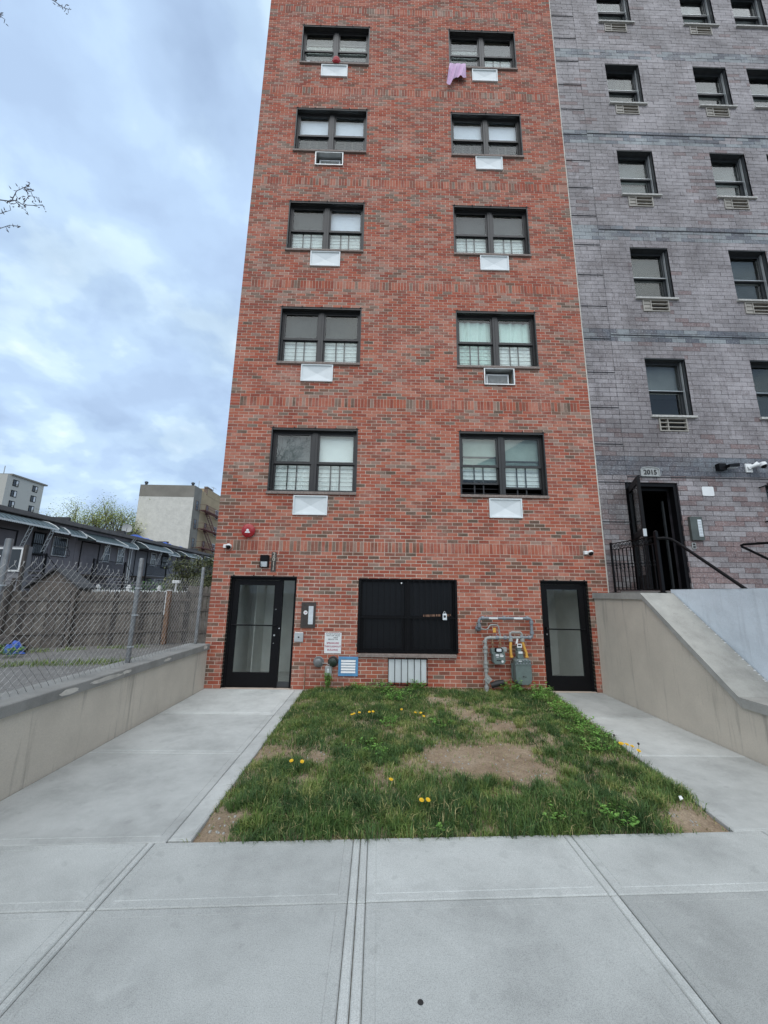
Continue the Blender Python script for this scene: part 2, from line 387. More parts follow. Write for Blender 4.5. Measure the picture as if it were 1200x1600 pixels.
def tag(o, label=None, cat=None, group=None, kind=None):
    if label: o['label'] = label
    if cat: o['category'] = cat
    if group: o['group'] = group
    if kind: o['kind'] = kind
    return o
def thing(name, loc, label, cat, group=None):
    o = bpy.data.objects.new(name, None); COL.objects.link(o); o.location = loc; o.empty_display_size = .1
    WPOS[o.name] = Vector(loc); return tag(o, label, cat, group)
def text_geo(txt, size, align='CENTER', extrude=0.0, spacing=1.0, bold=0):
    cu = bpy.data.curves.new('lettering', 'FONT'); cu.body = txt; cu.size = size; cu.align_x = align; cu.align_y = 'CENTER'
    cu.extrude = extrude; cu.space_line = spacing; cu.resolution_u = 3; cu.offset = bold
    o = bpy.data.objects.new('lettering', cu); COL.objects.link(o)
    dg = bpy.context.evaluated_depsgraph_get(); me = o.evaluated_get(dg).to_mesh()
    vs = [tuple(v.co) for v in me.vertices]; fs = [tuple(p.vertices) for p in me.polygons]
    o.evaluated_get(dg).to_mesh_clear(); bpy.data.objects.remove(o); bpy.data.curves.remove(cu)
    return vs, fs
def add_text(mb, txt, size, x, y, z, **kw):      # lettering on a wall facing -Y
    vs, fs = text_geo(txt, size, **kw); i = len(mb.v)
    mb.v += [(x+a, y-c, z+b) for a, b, c in vs]
    for f in fs: mb.f.append(tuple(i+k for k in f)); mb.mi.append(mb.cm); mb.tn.append(mb.ct)

def holes_wall(mb, x0, x1, z0, z1, holes, y0, y1):   # front face with openings and their reveals, butt cells
    xs = sorted({x0, x1} | {max(x0, min(x1, h[k])) for h in holes for k in (0, 1)})
    zs = sorted({z0, z1} | {max(z0, min(z1, h[k])) for h in holes for k in (2, 3)})
    for a, b in zip(xs, xs[1:]):
        for c, d in zip(zs, zs[1:]):
            mx_, mz_ = (a+b)/2, (c+d)/2
            if any(h[0] < mx_ < h[1] and h[2] < mz_ < h[3] for h in holes): continue
            mb.quad((a, y0, c), (b, y0, c), (b, y0, d), (a, y0, d))
    for a, b, c, d in holes:
        mb.quad((a, y0, c), (a, y1, c), (a, y1, d), (a, y0, d)); mb.quad((b, y0, c), (b, y0, d), (b, y1, d), (b, y1, c))
        mb.quad((a, y0, d), (a, y1, d), (b, y1, d), (b, y0, d)); mb.quad((a, y0, c), (b, y0, c), (b, y1, c), (a, y1, c))
def subtract(rects, holes, mn=.014):
    for h in holes:
        nr = []
        for a, b, c, d in rects:
            if b <= h[0] or a >= h[1] or d <= h[2] or c >= h[3]: nr.append((a, b, c, d)); continue
            if a < h[0]: nr.append((a, h[0], c, d))
            if b > h[1]: nr.append((h[1], b, c, d))
            m0, m1 = max(a, h[0]), min(b, h[1])
            if c < h[2]: nr.append((m0, m1, c, h[2]))
            if d > h[3]: nr.append((m0, m1, h[3], d))
        rects = [r for r in nr if r[1]-r[0] > mn and r[3]-r[2] > mn]
    return rects
def brickwork(rects_tones, depth, mat, wall, near, limit, front=-.0):
    """the `limit` bricks nearest the camera become objects, the rest one joined part"""
    def dist(q): r = q[0]; return (Vector(((r[0]+r[1])/2, 0, (r[2]+r[3])/2)) - Vector(near)).length - .6*min(.2, (r[1]-r[0]))
    rects_tones.sort(key=dist); cache = {}
    for r, tn, pr in rects_tones[:limit]:
        w = round(r[1]-r[0], 3); h = round(r[3]-r[2], 3); k = (w, h, round(tn, 2), round(pr, 3))
        if k not in cache:
            mb = MB(); mb.ct = tn; c = .0025
            a, b, d0, d1 = -w/2, w/2, -h/2, h/2; y = front - pr
            mb.quad((a+c, y, d0+c), (b-c, y, d0+c), (b-c, y, d1-c), (a+c, y, d1-c))
            for p, q in (((a, d0), (b, d0)), ((b, d0), (b, d1)), ((b, d1), (a, d1)), ((a, d1), (a, d0))):
                ip = (p[0]+(c if p[0] < 0 else -c), p[1]+(c if p[1] < 0 else -c)); iq = (q[0]+(c if q[0] < 0 else -c), q[1]+(c if q[1] < 0 else -c))
                mb.quad((ip[0], y, ip[1]), (p[0], y+c, p[1]), (q[0], y+c, q[1]), (iq[0], y, iq[1]))
                mb.quad((p[0], y+c, p[1]), (p[0], depth, p[1]), (q[0], depth, q[1]), (q[0], y+c, q[1]))
            o = mb.build('brick', mat, wall, local=True, tone=True, loc=((r[0]+r[1])/2, 0, (r[2]+r[3])/2)); cache[k] = o.data
        else: link('brick', cache[k], wall, ((r[0]+r[1])/2, 0, (r[2]+r[3])/2))
    mb = MB()
    for r, tn, pr in rects_tones[limit:]:
        mb.ct = tn; mb.box(r[0], r[1], front-pr, depth, r[2], r[3], skip='+y')
    tag(mb.build('bricks', mat, wall, tone=True), kind='stuff')

# ================================================================== SETTING
def struct(o): return tag(o, kind='structure')
mb = MB(); mb.box(-700, 700, -500, 900, -.6, -.14); struct(mb.build('ground', M_LOT))
# road behind the photographer, kerb
mb = MB(); mb.box(-60, 60, -19, -10.25, -.139, -.13); struct(mb.build('road', M_ASPH))
mb = MB(); mb.cbox(-60, 60, -10.24, -10.05, -.138, .0, .015); struct(mb.build('kerb', M_COPE2))

SK = .042
def sy(x, y): return y + SK*(x-1.82)
def slab(mb, c, zt=0.0, th=.11, border=.045, lip=.0022):
    """c: 4 corners ccw; top with a trowelled border a hair below the broomed field"""
    def inset(c, d):
        cx = sum(p[0] for p in c)/4; cy = sum(p[1] for p in c)/4
        q = []
        for x, y in c: q.append((x + (d if x < cx else -d), y + (d if y < cy else -d)))
        return q
    rings = [(c, zt-th), (c, zt-.008), (inset(c, .006), zt-lip), (inset(c, border), zt-lip), (inset(c, border+.004), zt-lip-.0012), (inset(c, border+.009), zt)]
    i = len(mb.v)
    for q, z in rings: mb.v += [(x, y, z) for x, y in q]
    for k in range(len(rings)-1):
        for j in range(4):
            a = i+4*k+j; b = i+4*k+(j+1) % 4
            mb.f.append((a, b, b+4, a+4)); mb.mi.append(0); mb.tn.append(mb.ct)
    e = i+4*(len(rings)-1); mb.f.append((e, e+1, e+2, e+3)); mb.mi.append(0); mb.tn.append(mb.ct)
rs = random.Random(3)
mb = MB(); ya, yb = -10.04, -4.13
mb.quad((-14, -10.04, -.02), (20, -10.04, -.02), (20, sy(20, -4.31), -.02), (-14, sy(-14, -4.31), -.02))
sw = struct(mb.build('sidewalk', M_PMORTAR2))
xs = [-8.8+1.475*k for k in range(7)] + [1.56, 2.98, 4.46, 5.94, 7.42, 8.9, 10.4, 11.9]
xs[6] = .10
ys = [-4.30, -4.875, -6.30, -7.75, -9.2, -10.2]
for i in range(len(xs)-1):
    for j in range(len(ys)-1):
        g = .004
        jl = {2.98: .052, 1.56: .026, 4.46: .030}; gl = jl.get(xs[i], g); gr = jl.get(xs[i+1], g)
        x0, x1 = xs[i]+gl, xs[i+1]-gr
        yl, yh = (-10.04 if j == 4 else ys[j+1]), ys[j]
        lo = (lambda x: -10.035) if j == 4 else (lambda x, v=yl: sy(x, v)+g)
        hi = lambda x, v=yh: sy(x, v)-(g if j else 0)
        m2 = MB(); m2.ct = rs.random()
        slab(m2, [(x0, lo(x0)), (x1, lo(x1)), (x1, hi(x1)), (x0, hi(x0))], zt=rs.uniform(-.001, .001), border=.05)
        m2.build('slab', M_SIDE, sw, tone=True)
for xj, hw in ((2.98, .052), (1.56, .026), (4.46, .030)):
    for j in range(len(ys)-1):
        lo = (lambda x: -10.035) if j == 4 else (lambda x, v=ys[j+1]: sy(x, v)+.004)
        hi = lambda x, v=ys[j]: sy(x, v)-(.004 if j else 0)
        for x0, x1 in (((xj-hw+.0035, xj-.003), (xj+.003, xj+hw-.0035)) if xj == 2.98 else ((xj-hw+.0035, xj+hw-.006),)):
            m2 = MB(); m2.ct = rs.uniform(.75, 1); c = [(x0, lo(x0)), (x1, lo(x1)), (x1, hi(x1)), (x0, hi(x0))]
            slab(m2, c, zt=-.001, border=.010, lip=.001); m2.build('joint_strip', M_SIDE, sw, tone=True)
# left path to the door, right path to the door
def path(name, left, right, yj):
    mb = MB(); mb.quad((left(yj[-1]), yj[-1], -.02), (right(yj[-1]), yj[-1], -.02), (right(0), .0, -.02), (left(0), .0, -.02))
    p = struct(mb.build(name, M_PMORTAR2))
    for a, b in zip(yj, yj[1:]):
        m2 = MB(); m2.ct = rs.random()
        ya_, yb_ = a-.002, b+.002
        last = b == yj[-1]
        f = (lambda x: sy(x, -4.30)+.004) if last else (lambda x: yb_)
        slab(m2, [(left(yb_)+.002, f(left(yb_))), (right(yb_)-.002, f(right(yb_))), (right(ya_)-.002, ya_), (left(ya_)+.002, ya_)], border=.012 if name == 'right_path' else .06)
        m2.build('slab', M_PATH, p, tone=True)
path('path', lambda y: .055, lambda y: 1.655, [-.0, -1.44, -2.81, -4.30])
rpe = lambda y: 6.20 + .113*y
path('right_path', rpe, lambda y: 7.10, [-.0, -1.45, -2.77, -4.2])
struct(bpy.data.objects['path']); bpy.data.objects['right_path'].name = 'path.001'
mb = MB(); 
c = [(1.659, -4.285), (1.815, -4.28), (1.80, -.002), (1.659, -.002)]
slab(mb, c, zt=.001, border=.01); mb.tn = [.5]*len(mb.f); mb.build('edge_strip', M_PATH, bpy.data.objects['path'], tone=True)

# soil of the front bed
def hgt(x, y):
    e = min(x-1.8, (6.2+.113*y)-x, y-sy(x, -4.3), .35)
    return -.03 + .06*max(0, min(1, e/.3)) + .03*mnoise.noise((x*1.3, y*1.3, 2)) * max(0, min(1, e/.2)) + .012*mnoise.noise((x*7, y*7, 5)) + .006*mnoise.noise((x*21, y*21, 9))
mb = MB(); nx, ny = 130, 130
for j in range(ny+1):
    for i in range(nx+1):
        y0_ = -4.3; ty = j/ny; y = 0.01 + (y0_-.01)*ty
        xl, xr = 1.80, 6.2+.113*y
        x = xl+(xr-xl)*i/nx
        if j == ny: y = sy(x, -4.3)
        elif ty > .9: y = y + SK*(x-1.82)*(ty-.9)/.1
        mb.v.append((x, y, hgt(x, y)))
for j in range(ny):
    for i in range(nx):
        a = j*(nx+1)+i; mb.f.append((a, a+nx+1, a+nx+2, a+1)); mb.mi.append(0); mb.tn.append(0)
struct(mb.build('soil', M_SOIL, smooth=True))
# lot ground on the left behind the low wall
mb = MB(); nx, ny = 60, 60
for j in range(ny+1):
    for i in range(nx+1):
        x = -30 + 29.7*(i/nx)**.6; y = -8 + 40*(j/ny)**1.3
        mb.v.append((x, y, .0 + .05*mnoise.noise((x*.6, y*.6, 1)) + .015*mnoise.noise((x*3, y*3, 1))))
for j in range(ny):
    for i in range(nx):
        a = j*(nx+1)+i; mb.f.append((a, a+1, a+nx+2, a+nx+1)); mb.mi.append(0); mb.tn.append(0)
struct(mb.build('lot_ground', M_LOT, smooth=True))

# ================================================================== RED BRICK BUILDING
BW = 7.377; FH = 2.791; TOP = 18.15
red = thing('apartment_building', (BW/2, 0, 0), 'tall red brick apartment building with black framed windows and soldier course bands', 'building')
ZT = 4.903; OH = 1.314
opens = []
for k in range(5):
    for x0, x1 in ((.887, 2.62), (4.66, 6.39)): opens.append((x0, x1, ZT-OH+k*FH, ZT+k*FH))
sleeves = []
for k, (l, r) in enumerate([((1.414, 3.512), (5.210, 3.520)), ((1.404, 6.323), (5.212, 6.332)), ((1.452, 9.119), (5.232, 9.120)), ((1.421, 11.906), (5.226, 11.916)), ((1.430, 14.681), (5.228, 14.685))]):
    sleeves += [(l[0], l[0]+.66, l[1]-.385, l[1], k, 0), (r[0], r[0]+.64, r[1]-.385, r[1], k, 1)]
sleeves.append((3.292, 3.961, .138, .533, -1, 2))
doors_ = [(.338, 1.566, 0, 1.945), (6.113, 7.006, 0, 1.945)]
cwin = (2.735, 4.526, .616, 1.942)
HO = opens + doors_ + [cwin] + [(s[0]+.02, s[1]-.02, s[2]+.02, s[3]-.02) for s in sleeves]
HO = [(a-.002, b+.002, c-(.002 if c > 0 else 0), d+.002) for a, b, c, d in HO]
mb = MB(); holes_wall(mb, .0, BW, -.15, TOP, HO, .0025, .30)
mb.quad((0,.006,-.15),(0,.006,TOP),(0,13,TOP),(0,13,-.15)); mb.quad((BW,.006,-.15),(BW,13,-.15),(BW,13,TOP),(BW,.006,TOP))
mb.quad((0,13,-.15),(0,13,TOP),(BW,13,TOP),(BW,13,-.15)); mb.quad((0,.006,TOP),(BW,.006,TOP),(BW,13,TOP),(0,13,TOP))
rwall = mb.build('wall', M_MORTAR, red)
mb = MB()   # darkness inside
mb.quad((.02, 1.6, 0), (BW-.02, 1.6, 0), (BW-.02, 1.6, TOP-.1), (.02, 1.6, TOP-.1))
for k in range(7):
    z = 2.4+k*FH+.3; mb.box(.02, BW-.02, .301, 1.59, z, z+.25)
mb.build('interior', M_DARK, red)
courses = []
zc = 0.0
for n in range(330):
    p = .0657 if n < 40 else (.0672 if n < 81 else FH/42)
    courses.append((n, zc, zc+p)); zc += p
soldier0 = [37, 81] + [81+42*k for k in range(1, 6)]
rb = random.Random(11)
def tone_red(x, z, sold=False):
    v = mnoise.noise((x*.9, z*2.6, 3.3)) * .55 + mnoise.noise((x*2.8, z*5, 8.8)) * .45
    r = rb.random()
    dark = .08 + .95*max(0, v+.02)
    hi = min(1, max(0, (z-5)/8))
    if r > 1-.10*hi-.16*hi*max(0, v+.15): return rb.choice([.88, .94, 1.0, 1.0])
    if r < dark: return rb.choice([.69, .71, .79, .80, .88, .60, .94] if z < 3.3 else [.70, .80, .88, .89, .94, .95, .88, 1.0] if z < 8 else [.88, .94, .70, 1.0, .88, .60])
    if r < dark+.12: return .60
    return rb.choice([.02, .05, .15, .2, .26, .3, .38, .4, .5, .5, .15, .4])
bricks = []
n = 0; row = 0; J = .0108
while n < len(courses):
    c0 = courses[n]
    if c0[1] > TOP-.05: break
    if n in soldier0:
        z0, z1 = c0[1], courses[n+2][2]; k = 111; w = BW/k
        for i in range(k):
            if i < 3 or i >= k-3: continue
            r = (i*w+.004, (i+1)*w-.004, z0+.004, z1-.004)
            for q in subtract([r], HO): bricks.append((q, tone_red(i*w, z0), rb.uniform(0, .003)))
        for e0, e1 in ((0, 3*w), (BW-3*w, BW)):
            for q in range(3): bricks.append(((e0+.003 if e0 else 0, e1-.004 if e1 < BW-.01 else BW, courses[n+q][1]+.0045, courses[n+q][2]-.0045), tone_red(e0, z0+q), 0))
        n += 3; row += 3; continue
    L = BW/37; off = 0 if row % 2 == 0 else -L/2
    i = 0
    while off+i*L < BW-.01:
        a, b = max(0, off+i*L), min(BW, off+(i+1)*L)
        r = (a+(J/2 if a > 0 else 0), b-(J/2 if b < BW else 0), c0[1]+J/2*.95, min(c0[2], TOP)-J/2*.95)
        for q in subtract([r], HO): bricks.append((q, tone_red(a, c0[1]), rb.choice([0, .0005, .001, .002])))
        i += 1
    n += 1; row += 1
brickwork(bricks, .10, M_BRICK, rwall, (3.07, -7.39, 1.68), 296)
mb = MB(); mb.cbox(-.03, BW, -.05, .35, TOP+.001, TOP+.09, .01); mb.build('parapet_coping', M_PSILL, red)
mb = MB(); mb.box(BW+.001, BW+.022, -.004, .05, 1.75, TOP); mb.build('mastic_joint', M_MASTIC, red)

# windows
OWd = 1.733
def frame_mesh():
    m = MB(); H = OH; w = OWd; y0, y1 = .10, .20; mc = w/2
    # lining of the reveal (bent metal), head deep and dark
    m.box(.0, .022, .004, y0, .0, H-.03); m.box(w-.022, w, .004, y0, .0, H-.03); m.box(0, w, .004, y0, H-.03, H)
    m.box(0, .055, y0, y1, 0, H); m.box(w-.055, w, y0, y1, 0, H); m.box(.055, w-.055, y0, y1, H-.06, H); m.box(.055, w-.055, y0, y1, 0, .035)
    m.box(mc-.055, mc+.055, y0-.012, y1, .035, H-.06)
    m.box(mc-.006, mc+.006, y0-.020, y0-.0121, .035, H-.06)
    zr = .625
    for a, b in ((.055, mc-.055), (mc+.055, w-.055)):
        # upper sash (outer)
        ya, yb_ = .115, .145; s = .038
        m.box(a, a+s, ya, yb_, zr-.02, H-.06); m.box(b-s, b, ya, yb_, zr-.02, H-.06); m.box(a+s, b-s, ya, yb_, H-.06-s, H-.06); m.box(a+s, b-s, ya, yb_, zr-.02, zr+.03)
    return m
def low_sash(raise_=0):
    m = MB(); w = OWd; mc = w/2; zr = .625
    for k, (a, b) in enumerate(((.055, mc-.055), (mc+.055, w-.055))):
        r = raise_[k] if raise_ else 0; ya, yb_ = .150, .178; s = .036
        m.box(a, a+s, ya, yb_, .035+r, zr+r); m.box(b-s, b, ya, yb_, .035+r, zr+r); m.box(a+s, b-s, ya, yb_, .035+r, .035+s+r); m.box(a+s, b-s, ya, yb_, zr-s+r, zr+r)
    return m
fm_proto = None; pane_me = None; guard_me = None; sill_me = None
def sub(name, mbx, mats, parent, base, **kw):
    o = mbx.build(name, mats, None, local=True, **kw); o.parent = parent
    o.location = Vector(base)-WPOS[parent.name]; WPOS[o.name] = Vector(base); return o
cfg = {  # (upper left, upper right, lower left, lower right), lower shade bottom heights
 (0,0): (('mid','white','white','white'), (0,0), (0,0)), (0,1): (('sage','sage','white','white'), (.22,.12), (.22,.14)),
 (1,0): (('grey','grey','white','white'), (0,0), None), (1,1): (('mint','mint','mint','white'), (0,0), None),
 (2,0): (('grey','sky_reflection','white','white'), (0,0), None), (2,1): (('dim','dim','white','white'), (0,0), None),
 (3,0): (('sky_reflection','sky_reflection','dark','dark'), (0,0), None), (3,1): (('sky_reflection','sky_reflection','dark','dark'), (0,0), None),
 (4,0): (('grey','grey','dim','dim'), (.1,.1), (.28,.3)), (4,1): (('grey','grey','dim','white'), (.1,0), (.3,0))}
for k in range(5):
    for c_, x0 in enumerate((.887, 4.66)):
        base = (x0, 0, ZT-OH+k*FH); mc = OWd/2
        names, low, rz_ = cfg[(k, c_)]
        if fm_proto is None:
            w_ = frame_mesh().build('window', M_FRAME, red, local=True, loc=base); fm_proto = w_.data
        else: w_ = link('window', fm_proto, red, base)
        sub('lower_sash', low_sash(rz_), M_FRAME, w_, base)
        halves = ((.055, mc-.055), (mc+.055, OWd-.055))
        for h, (a, b) in enumerate(halves):
            r = rz_[h] if rz_ else 0
            m = MB(); m.box(a+.036, b-.036, .128, .132, .655, OH-.098); sub('pane', m, M_GLASS, w_, base)
            m = MB(); m.box(a+.034, b-.034, .162, .166, .071+r, .589+r); sub('pane', m, M_GLASS, w_, base)
            # what hangs behind the glass; pale bluish panels paint in the sky's reflection
            def shade(nm, z0, z1, y, fold=0):
                m = MB(); n_ = 24 if fold else 1
                for q in range(n_):
                    xa = a-.02+(b-a+.04)*q/n_; xb = a-.02+(b-a+.04)*(q+1)/n_
                    f = lambda x: y + fold*(math.sin(x*34)+.6*math.sin(x*53+1))
                    sag = lambda x: 0 if not fold or z1 < OH-.1 else .05*math.sin((x-a)/(b-a)*PI)
                    m.quad((xa, f(xa), z0), (xb, f(xb), z0), (xb, f(xb), z1-sag(xb)), (xa, f(xa), z1-sag(xa)))
                kind = 'curtain' if fold else ('screen' if nm in ('grey', 'dim', 'dark') else 'shade_or_reflection')
                return sub(kind, m, M_SHADE[nm], w_, base, smooth=bool(fold))
            cur = .012 if (k, c_) in ((1, 1),) else 0
            shade(names[h], .64, OH-.06 - (.05 if cur else 0), .225, cur)
            shade(names[2+h], .02+low[h]*1.6, .64, .214, cur if cur else (.004 if names[2+h] == 'white' else 0))
            # child guard: horizontal rails and two uprights
            m = MB()
            for q in range(6):
                z = .080+.09*q; m.box(a+.01, b-.01, .188, .194, z, z+.0065)
            for fx in (.36, .60):
                xx = a+(b-a)*fx; m.box(xx-.013, xx+.013, .183, .1875, .03, .62)
            sub('window_guard', m, M_GUARD, w_, base)
        m = MB(); m.cbox(-.01, OWd+.0, -.045, .099, -.052, -.001, .006); sub('sill', m, M_SILL, w_, base)
        m = MB(); m.box(-.03, OWd+.03, -.004, .003, OH+.0025, OH+.014)
        for q in range(5): m.box(.02+q*.42, .045+q*.42, -.012, -.0041, OH+.004, OH+.03)
        sub('lintel', m, M_LINTEL, w_, base)

# air conditioner sleeves
for x0, x1, z0, z1, k, c_ in sleeves:
    open_ = (k, c_) in ((1, 1), (3, 0)); t_ = .022
    m = MB(); y0 = -.035
    if k >= 0:
        m.box(x0, x1, y0, .06, z1-t_, z1); m.box(x0, x1, y0, .06, z0, z0+t_); m.box(x0, x0+t_, y0, .06, z0+t_, z1-t_); m.box(x1-t_, x1, y0, .06, z0+t_, z1-t_)
        if open_: 
            m.box(x0, x0+.01, .0601, .4, z0+.01, z1-.01); m.box(x1-.01, x1, .0601, .4, z0+.01, z1-.01); m.box(x0+.0101, x1-.0101, .0601, .4, z1-.02, z1-.01); m.box(x0+.0101, x1-.0101, .0601, .4, z0+.01, z0+.02)
        o = m.build('air_conditioner_sleeve', M_ALU if open_ else M_WHITE, red)
        m = MB()
        if open_:
            a, b, c, d = x0+.08, x1-.08, z0+.04, z1-.10; y = .10
            m.box(a, b, y, y+.03, d, d+.03); m.box(a, b, y, y+.03, c-.01, c+.02); m.box(a, a+.03, y, y+.03, c+.02, d); m.box(b-.03, b, y, y+.03, c+.02, d)
            m.build('grille_frame', M_WHITE2, o)
            m = MB(); m.box(a+.03, b-.03, y+.012, y+.02, c+.02, d)
            for q in range(9): z = c+.03+q*(d-c-.04)/9; m.box(a+.032, b-.032, y+.004, y+.0119, z, z+.008)
            m.build('grille', M_GREY, o)
            if (k, c_) == (3, 0):
                m = MB()
                for q in range(7):
                    xx = rb.uniform(a+.12, b-.05); zz_ = rb.uniform(c+.02, c+.12); m.tube([(xx, y-.004, zz_), (xx+rb.uniform(-.05, .05), y-.006, zz_+rb.uniform(.0, .07))], [.014, .006], 5)
                m.build('crumpled_paper', M_WHITE2, o)
        else:
            a, b, c, d = x0+t_, x1-t_, z0+t_, z1-t_; y = -.012; ap = ((a+b)/2, y+.028, (c+d)/2)
            P = [(a, y, c), (b, y, c), (b, y, d), (a, y, d)]
            for q in range(4): m.quad(P[q], P[(q+1) % 4], ap)
            m.build('cover_panel', M_WHITE, o)
    else:
        m.box(x0, x1, -.02, .05, z0, z1, ); 
        for q in range(14): xx = x0+.02+q*(x1-x0-.04)/14; m.box(xx, xx+.034, -.0235, -.0201, z0+.02, z1-.02)
        o = m.build('air_conditioner_cover', M_WHITE, red)
        m = MB(); yb_ = -.075
        for q in range(7): xx = x0-.01+q*(x1-x0+.02)/6; m.box(xx-.006, xx+.006, yb_-.006, yb_+.006, z0-.03, z1+.02)
        m.box(x0-.02, x1+.02, yb_+.0061, yb_+.016, z1+.0, z1+.015); m.box(x0-.02, x1+.02, yb_+.0061, yb_+.016, z0-.04, z0-.02)
        for xx in (x0-.012, x1+.012): m.box(xx-.008, xx+.008, yb_+.0165, .0, z1+.0, z1+.013); m.box(xx-.008, xx+.008, yb_+.0165, .0, z0-.038, z0-.022)
        m.build('security_grille', M_BLACK, o)

# ground floor window with its security bars
x0, x1, z0, z1 = cwin
m = MB()
m.box(x0, x0+.05, .06, .16, z0, z1); m.box(x1-.05, x1, .06, .16, z0, z1); m.box(x0+.05, x1-.05, .06, .16, z1-.05, z1); m.box(x0+.05, x1-.05, .06, .16, z0, z0+.04)
mx0 = (x0+x1)/2; m.box(mx0-.05, mx0+.05, .055, .16, z0+.04, z1-.05)
for a, b in ((x0+.05, mx0-.05), (mx0+.05, x1-.05)):
    m.box(a, b, .075, .12, z0+.60, z0+.66); m.box(a, a+.04, .085, .12, z0+.04, z0+.60); m.box(b-.04, b, .085, .12, z0+.04, z0+.60); m.box(a+.04, b-.04, .085, .12, z0+.04, z0+.08)
cw = m.build('window', M_BLACK, red); cw['label'] = 'wide black ground floor window behind vertical security bars'
for a, b in ((x0+.05, mx0-.05), (mx0+.05, x1-.05)):
    m = MB(); m.box(a, b, .11, .114, z0+.66, z1-.05); m.build('pane', M_GLASSB, cw)
    m = MB(); m.box(a+.04, b-.04, .11, .114, z0+.08, z0+.60); m.build('pane', M_GLASSB, cw)
m = MB(); m.cbox(x0+.01, x1-.02, -.05, .059, z0-.055, z0-.001, .006); m.build('sill', M_SILL, cw)
m = MB(); yb_ = -.03
nb = 17
for q in range(nb): xx = x0+.02+q*(x1-x0-.04)/(nb-1); m.box(xx-.0055, xx+.0055, yb_-.0055, yb_+.0055, z0+.02, z1-.005)
for z in (z0+.03, z0+.625, z1-.02): m.box(x0-.015, x1+.015, yb_+.006, yb_+.018, z, z+.018)
m.box(x0-.02, x0+.012, yb_+.0185, .003, z0+.02, z1); m.box(x1-.012, x1+.02, yb_+.0185, .003, z0+.02, z1)
m.build('security_bars', M_BLACK, cw)
m = MB(); m.lathe((3.51, -.036, 1.865), (0, -1, 0), [(0, .014), (.01, .014), (.012, .006)], 10); m.build('bar_bolt', M_WHITE2, cw)

# storefront doors
def storefront(x0, x1, side, label):
    H = 1.943; y0, y1 = .075, .16; t_ = .05
    dr = x1-.002 if side is None else side
    m = MB(); m.box(x0, x0+t_, y0, y1, 0.004, H); m.box(x1-t_, x1, y0, y1, .004, H); m.box(x0+t_, x1-t_, y0, y1, H-.055, H)
    m.box(x0, x1, .004, y0, H-.012, H)
    if side: m.box(side, side+.055, y0, y1, .004, H-.055)
    m.box(x0+t_, x1-t_, y0+.02, y1, .004, .016)
    o = m.build('entrance', M_BLACK, red); o['label'] = label
    a, b = x0+t_+.003, (side-.003 if side else x1-t_-.003); st = .095; ya, yb_ = .085, .13
    m = MB(); m.box(a, a+st, ya, yb_, .018, H-.06); m.box(b-st, b, ya, yb_, .018, H-.06); m.box(a+st, b-st, ya, yb_, H-.06-.09, H-.06); m.box(a+st, b-st, ya, yb_, .018, .255)
    m.build('door', M_BLACK, o)
    m = MB(); m.box(a+st, b-st, .104, .110, .255, H-.15); m.build('pane', M_GLASSD, o)
    m = MB(); m.tube([(a+.02, .06, 1.075), (b-.02, .06, 1.07)], .012, 8)
    for xx in (a+.03, b-.03): m.box(xx-.01, xx+.01, .06, ya, 1.062, 1.084)
    m.build('push_bar', M_BLACK, o)
    m = MB()
    if side:
        m.lathe((b-.045, ya, 1.36), (0, -1, 0), [(0, .008), (.004, .008)], 8); m.lathe((b-.045, ya, .90), (0, -1, 0), [(0, .018), (.012, .016)], 12); m.lathe((b-.05, ya, .76), (0, -1, 0), [(0, .008), (.004, .008)], 8)
        m.build('lock', M_ALU, o)
        m = MB(); m.box(side+.055, x1-t_, .108, .113, .10, H-.055); m.build('side_pane', M_GLASSD, o)
        m = MB(); m.box(side+.055, x1-t_, .09, .14, .016, .10); m.build('side_panel', M_FRAME2, o)
    else:
        xx = a+.035; m.tube([(xx, ya, 1.10), (xx, ya-.06, 1.10), (xx, ya-.07, 1.07), (xx, ya-.07, .80), (xx, ya-.06, .77), (xx, ya, .77)], .011, 8); m.build('pull_handle', M_BLACK, o)
        m = MB(); m.lathe((a+.05, ya, .98), (0, -1, 0), [(0, .016), (.01, .014)], 12); m.lathe((b-.04, ya, 1.07), (0, -1, 0), [(0, .012), (.006, .012)], 10); m.build('lock', M_ALU, o)
    # vestibule behind the glass
    m = MB(); a, b, d = x0-.05, x1+.05, 1.55; h = 2.15
    m.quad((a, .301, 0), (a, d, 0), (a, d, h), (a, .301, h)); m.quad((b, .301, 0), (b, .301, h), (b, d, h), (b, d, 0))
    m.quad((a, d, 0), (b, d, 0), (b, d, h), (a, d, h)); m.quad((a, .301, h), (b, .301, h), (b, d, h), (a, d, h))
    if side: m.box(a+.28, a+.30, .9, d-.001, 0.01, h-.01)
    m.build('vestibule', M_INT, o)
    m = MB(); m.quad((a, .16, .003), (b, .16, .003), (b, d, .003), (a, d, .003)); m.build('vestibule_floor', M_INTF, o)
    m = MB(); m.box(x0, x1, -.004, .003, H+.004, H+.018)
    for q in range(4): xx = x0+.06+q*(x1-x0-.12)/3; m.box(xx-.012, xx+.012, -.012, -.0041, H+.006, H+.032)
    m.build('lintel', M_LINTEL, o)
storefront(.338, 1.566, 1.245, 'black framed glass entrance door with narrow side pane left of the wall')
storefront(6.113, 7.006, None, 'single black framed glass door with pull handle beside the tan wall')

